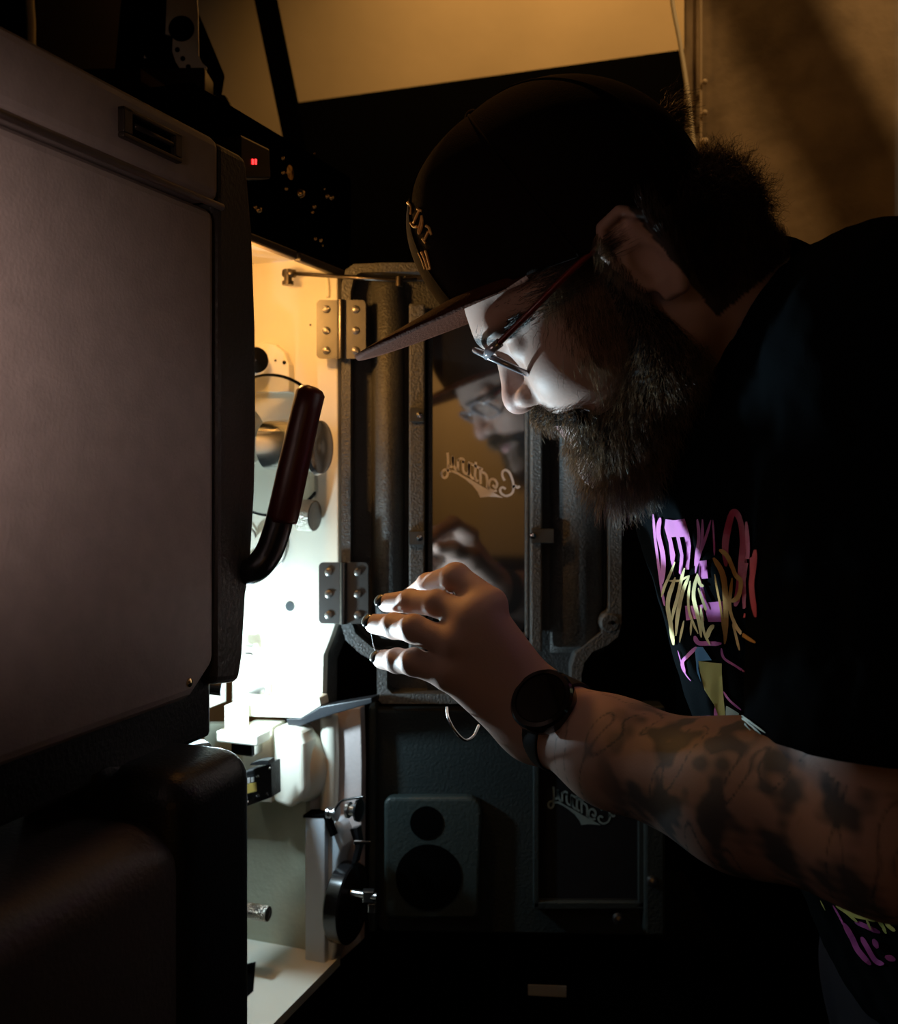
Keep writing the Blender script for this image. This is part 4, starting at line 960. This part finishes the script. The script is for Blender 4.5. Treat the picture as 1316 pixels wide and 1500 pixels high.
# --- glasses
def glasses():
    g = MB()
    clear = mat('smoky_clear_acetate', (.55, .56, .62), .12, metal=.55)
    def lens_pts(sg, k=1.0):
        out = []
        for i in range(40):
            a = 2*math.pi*i/40; c, s_ = math.cos(a), math.sin(a); e = .75
            y = .035+.0245*k*math.copysign(abs(c)**e, c); z = .0125+.0175*k*math.copysign(abs(s_)**e, s_)
            out.append(Vector(fromL([(.1025+.5*(z-.0125)-.11*(y-.035), sg*y, z)])[0]))
        return out
    root = None
    for sg in (1, -1): g.tube(lens_pts(sg), .0021, 10, True)
    g.tube([Vector(fromL([q])[0]) for q in ((.1075, -.0115, .017), (.1115, 0, .022), (.1075, .0115, .017))], .002, 10)
    for sg in (1, -1): g.tube([Vector(fromL([q])[0]) for q in ((.1035, sg*.057, .020), (.100, sg*.064, .0205), (.090, sg*.068, .020))], .0032, 10)
    root = g.build('glasses', clear, man, 'clear-fronted glasses with dark red temples')
    for sg in (1, -1):
        p = lens_pts(sg, .96); c = sum(p, Vector())/len(p); mb = MB(); mb.add(p+[c], [(i, (i+1) % 40, 40) for i in range(40)], True)
        mb.build('lens', thin_glass('lens_glass', (.96, .97, .97), 1.25), root)
        mb = MB(); mb.tube(spline([Vector(fromL([q])[0]) for q in ((.091, sg*.068, .020), (.06, sg*.075, .0215), (.02, sg*.078, .024), (.000, sg*.078, .022), (-.016, sg*.076, .006))]), .0021, 10); mb.build('temple', mat('dark_red_acetate', (.16, .015, .01), .3), root, 'dark red temple arm')
glasses()
mb = MB()
for sg in (1, -1):
    mb = MB(); mb.ball(Vector(fromL([(.0820, sg*.032, .0100)])[0]), .0118, 20); mb.build('eye', mat('eye_white', (.7, .68, .66), .2), man)

# --- hair of every kind, as tapered strands
def strands(name, roots, dirs, length, m, parent, curl=.35, r0=.00022, seg=7, label=None, grav=(0, 0, -.3), seed=1, tight=0):
    rg = np.random.default_rng(seed); n = len(roots); L = (length*rg.uniform(.55, 1.25, n))/seg
    p = roots.copy(); d = dirs/np.linalg.norm(dirs, axis=1, keepdims=True); P_ = [p.copy()]; wv = rg.normal(size=(n, 3)); ph = rg.uniform(0, 6.28, n); e1 = np.cross(d, rg.normal(size=(n, 3))); e1 /= np.linalg.norm(e1, axis=1, keepdims=True); e2 = np.cross(d, e1)
    for s_ in range(seg):
        a = ph+s_*(1.1+tight)
        dd = d+curl*(e1*np.cos(a)[:, None]+e2*np.sin(a)[:, None])*(.6+tight)+np.array(grav)*(s_/seg)+rg.normal(size=(n, 3))*.12
        dd /= np.linalg.norm(dd, axis=1, keepdims=True); p = p+dd*L[:, None]; P_.append(p.copy())
    A = np.stack(P_, 1); V = np.zeros((n, seg+1, 3, 3)); e1b = e1; e2b = e2
    for s_ in range(seg+1):
        r = r0*(1-.75*s_/seg)
        for k in range(3): an = 2.094*k; V[:, s_, k] = A[:, s_]+(e1b*math.cos(an)+e2b*math.sin(an))*r
    V = V.reshape(-1, 3); base = np.arange(n)[:, None, None]*(seg+1)*3; ss = np.arange(seg)[None, :, None]*3; k = np.arange(3)[None, None, :]; k2 = (k+1) % 3
    F_ = np.stack([base+ss+k, base+ss+k2, base+ss+3+k2, base+ss+3+k], -1).reshape(-1, 4)
    o = link(name, V, F_, m, parent, True, label); return o
def hairmat(name, c1, c2):
    m = mat(name, c1, .42, spec=.5, col2=c2, vscale=120); return m
beardm = hairmat('brown_beard_hair', (.24, .155, .075), (.07, .045, .028)); hairm = hairmat('dark_brown_hair', (.07, .038, .02), (.02, .012, .008)); browm = mat('dark_brow_hair', (.018, .014, .012), .5)
# beard mass: soft dark core under the strands
def f_beard(P_):
    p = toL(P_)+np.array([0, 0, .013]); ay = np.abs(p[:, 1]); q = p.copy(); q[:, 1] = ay
    f = cone(q, (.078, .006, -.052), (.094, .0, -.080), .026, .017)
    f = smin(f, cone(q, (.068, .022, -.056), (.016, .052, -.044), .023, .020), .02)
    f = smin(f, cone(q, (.016, .054, -.044), (.010, .064, .016), .018, .006), .02)
    f = smin(f, cone(q, (.066, .01, -.070), (.02, .02, -.066), .024, .024), .02)
    f = smin(f, cone(q, (.1075, .005, -.0190), (.083, .036, -.036), .0088, .0085), .006)    # moustache
    f = smax(f, -ell(p, (.107, 0, -.0405), (.020, .020, .0055)), .004)   # lip opening
    return f
Vd, Fd = nets(f_beard, HC-np.array([.2, .18, .22]), HC+np.array([.2, .18, .16]), .003)
bcore = link('beard', Vd, Fd, mat('beard_core', (.012, .009, .007), .8, spec=.2), man, True, 'long bushy brown beard and moustache')
# strand roots on the core
def samp(V, F, n, seed, fn):
    rg = np.random.default_rng(seed); a = V[F[:, 0]]; b = V[F[:, 1]]; c = V[F[:, 2]]; d = V[F[:, 3]]
    nm = np.cross(c-a, d-b); ar = np.linalg.norm(nm, axis=1); pr = ar*fn((a+c)/2, nm/np.maximum(ar, 1e-12)[:, None]); pr = pr/pr.sum(); i = rg.choice(len(F), n, p=pr)
    u, v = rg.random((n, 1)), rg.random((n, 1)); p = a[i]*(1-u)*(1-v)+b[i]*u*(1-v)+c[i]*u*v+d[i]*(1-u)*v; return p, nm[i]/ar[i][:, None]
near = lambda p, nm: (toL(p)[:, 1] > -.035)*1.0
rp, rn = samp(Vd, Fd, 15000, 5, near); lp = toL(rp)
down = (-HU*.75+HF*.45)
isup = (lp[:, 2] > -.047) & (lp[:, 0] > .078)
dirs = rn*.55+down*.75; dirs[isup] = rn[isup]*.45+(-HU*.5)+HL*np.sign(lp[isup, 1])[:, None]*.7
ln = np.where(isup, .013, (.55+.45*np.clip((lp[:, 0]-.03)/.05, 0, 1))*np.clip(.008+.020*np.clip(-(lp[:, 2]+.01)/.09, 0, 1), .008, .04))
strands('beard_strands', rp, dirs, ln, beardm, bcore, .5, .00020, 7, 'curly brown beard strands', seed=3, tight=.4)
# stubble edge creeping up the cheek and sideburn
def chk(p, nm):
    q = toL(p); x, z = q[:, 0], q[:, 2]
    edge = .048+.25*np.clip(-.02-z, 0, .05)
    e = 1/(1+np.exp((x-edge)/.005))*(z > -.075)*(z < .03)*(x > -.002)
    return e*(q[:, 1] > .02)
hm = (np.linalg.norm(Vb[Fb[:, 0]]-HC, axis=1) < .17); Fh = Fb[hm]
rp, rn = samp(Vb, Fh, 6000, 6, chk); strands('cheek_stubble', rp, rn*.35+down*.8, .010, beardm, bcore, .4, .00014, 5, 'short hairs along the cheek', seed=4)
def tmp(p, nm):
    q = toL(p); return ((q[:, 0] > .0)*(q[:, 0] < .085)*(q[:, 2] > .015)*(q[:, 2] < .09)*(q[:, 1] > .03)*np.clip(1-(q[:, 0]-.03)/.05, .0, 1))*1.
rp, rn = samp(Vb, Fh, 3500, 8, tmp); hr = strands('hair', rp, rn*.25+(-HF*.9-HU*.2), .018, hairm, man, .2, .00018, 5, 'dark brown hair tied back under the cap', seed=9, grav=(0, 0, 0))
def nape(p, nm):
    q = toL(p); return (q[:, 0] < -.028)*(q[:, 0] > -.10)*(q[:, 2] > -.055)*(q[:, 2] < .035)*(q[:, 1] > -.03)*1.
rp, rn = samp(Vb, Fh, 5000, 18, nape); strands('nape_hair', rp, rn*.2+(-HF*.3+HU*.8), .016, hairm, man, .3, .0002, 6, 'dark hair swept back behind the ear', seed=19, grav=(0, 0, 0))
# eyebrows
for sg in (1, -1):
    rg = np.random.default_rng(21); n = 1500; t_ = rg.random(n)
    base = np.stack([.117-.043*t_**1.5, sg*(.010+.048*t_), .036-.014*t_**1.5+rg.normal(size=n)*.0022], 1)
    pp = []; nn = []
    for q in base:
        w_ = Vector(fromL([q])[0]); h = bvh_body.find_nearest(w_); pp.append(tuple(h[0])); nn.append(tuple(h[1]))
    strands('eyebrow', np.array(pp), np.array(nn)*.40+HL*sg*.35-HF*.8+HU*.1, .011, browm, man, .2, .00026, 4, seed=12, grav=(0, 0, 0))
# bun of curly hair sticking out at the back, and a tuft above the strap
bc = W(1066, 308, .69); rg = np.random.default_rng(5)
def f_bun(P_):
    f = ell(P_, bc, (.024, .026, .026)); f = smin(f, ell(P_, W(1050, 258, .69), (.014, .018, .014)), .01); f = smin(f, ell(P_, W(1018, 312, .67), (.026, .034, .030)), .02); return f+.002*noise3(P_, 160, 3)
Vh, Fh2 = nets(f_bun, bc-.1, bc+.1, .003)
bun = link('hair_bun', Vh, Fh2, mat('hair_core', (.01, .007, .005), .8, spec=.2), man, True, 'curly dark hair bun behind the cap')
rp, rn = samp(Vh, Fh2, 4500, 4, lambda p, n: np.ones(len(p))); strands('bun_strands', rp, rn*.6+rg.normal(size=rp.shape)*.5, .022, hairm, bun, .9, .00022, 8, seed=31, tight=.5, grav=(0, 0, 0))
n = 500; rp = np.stack([W(978+rg.normal()*6, 178+rg.normal()*16, .69+rg.normal()*.008) for _ in range(n)]); strands('loose_tuft', rp, np.tile(np.array([.55, 0, .25]), (n, 1))+rg.normal(size=(n, 3))*.25, .020, hairm, bun, .3, .0002, 6, seed=33)
# trousers and shoes: the man stands on the floor
hip = [np.array([.44, .68, 1.00]), np.array([.44, .90, 1.00])]; kn = [np.array([.40, .66, .54]), np.array([.44, .92, .54])]; an = [np.array([.47, .66, .10]), np.array([.50, .92, .10])]
def f_trousers(P_):
    f = cone(P_, hip[0], hip[1], .105, .105)
    for i in (0, 1): f = smin(f, smin(cone(P_, hip[i], kn[i], .095, .066), cone(P_, kn[i], an[i], .066, .052), .02), .03)
    f = f+.003*noise3(P_, 30, 2); f = smin(f, cone(P_, CH1, (hip[0]+hip[1])/2, .10, .12), .04)
    return np.maximum(f, .10-P_[:, 2])
Vt, Ft = nets(f_trousers, (.2, .5, .06), (.68, 1.08, 1.16), .008)
link('trousers', Vt, Ft, mat('dark_denim', (.01, .012, .018), .9, spec=.1), man, True)
for i in (0, 1):
    f_shoe = lambda P_: np.maximum(smin(cone(P_, an[i]+np.array([.03, 0, -.05]), an[i]+np.array([-.16, 0, -.062]), .045, .036), cone(P_, an[i], an[i]+np.array([0, 0, -.05]), .045, .045), .03), .002-P_[:, 2])
    Vk, Fk = nets(f_shoe, an[i]-np.array([.25, .1, .12]), an[i]+np.array([.12, .1, .1]), .005)
    link('shoe', Vk, Fk, mat('black_shoe', (.008, .008, .008), .5), man, True)
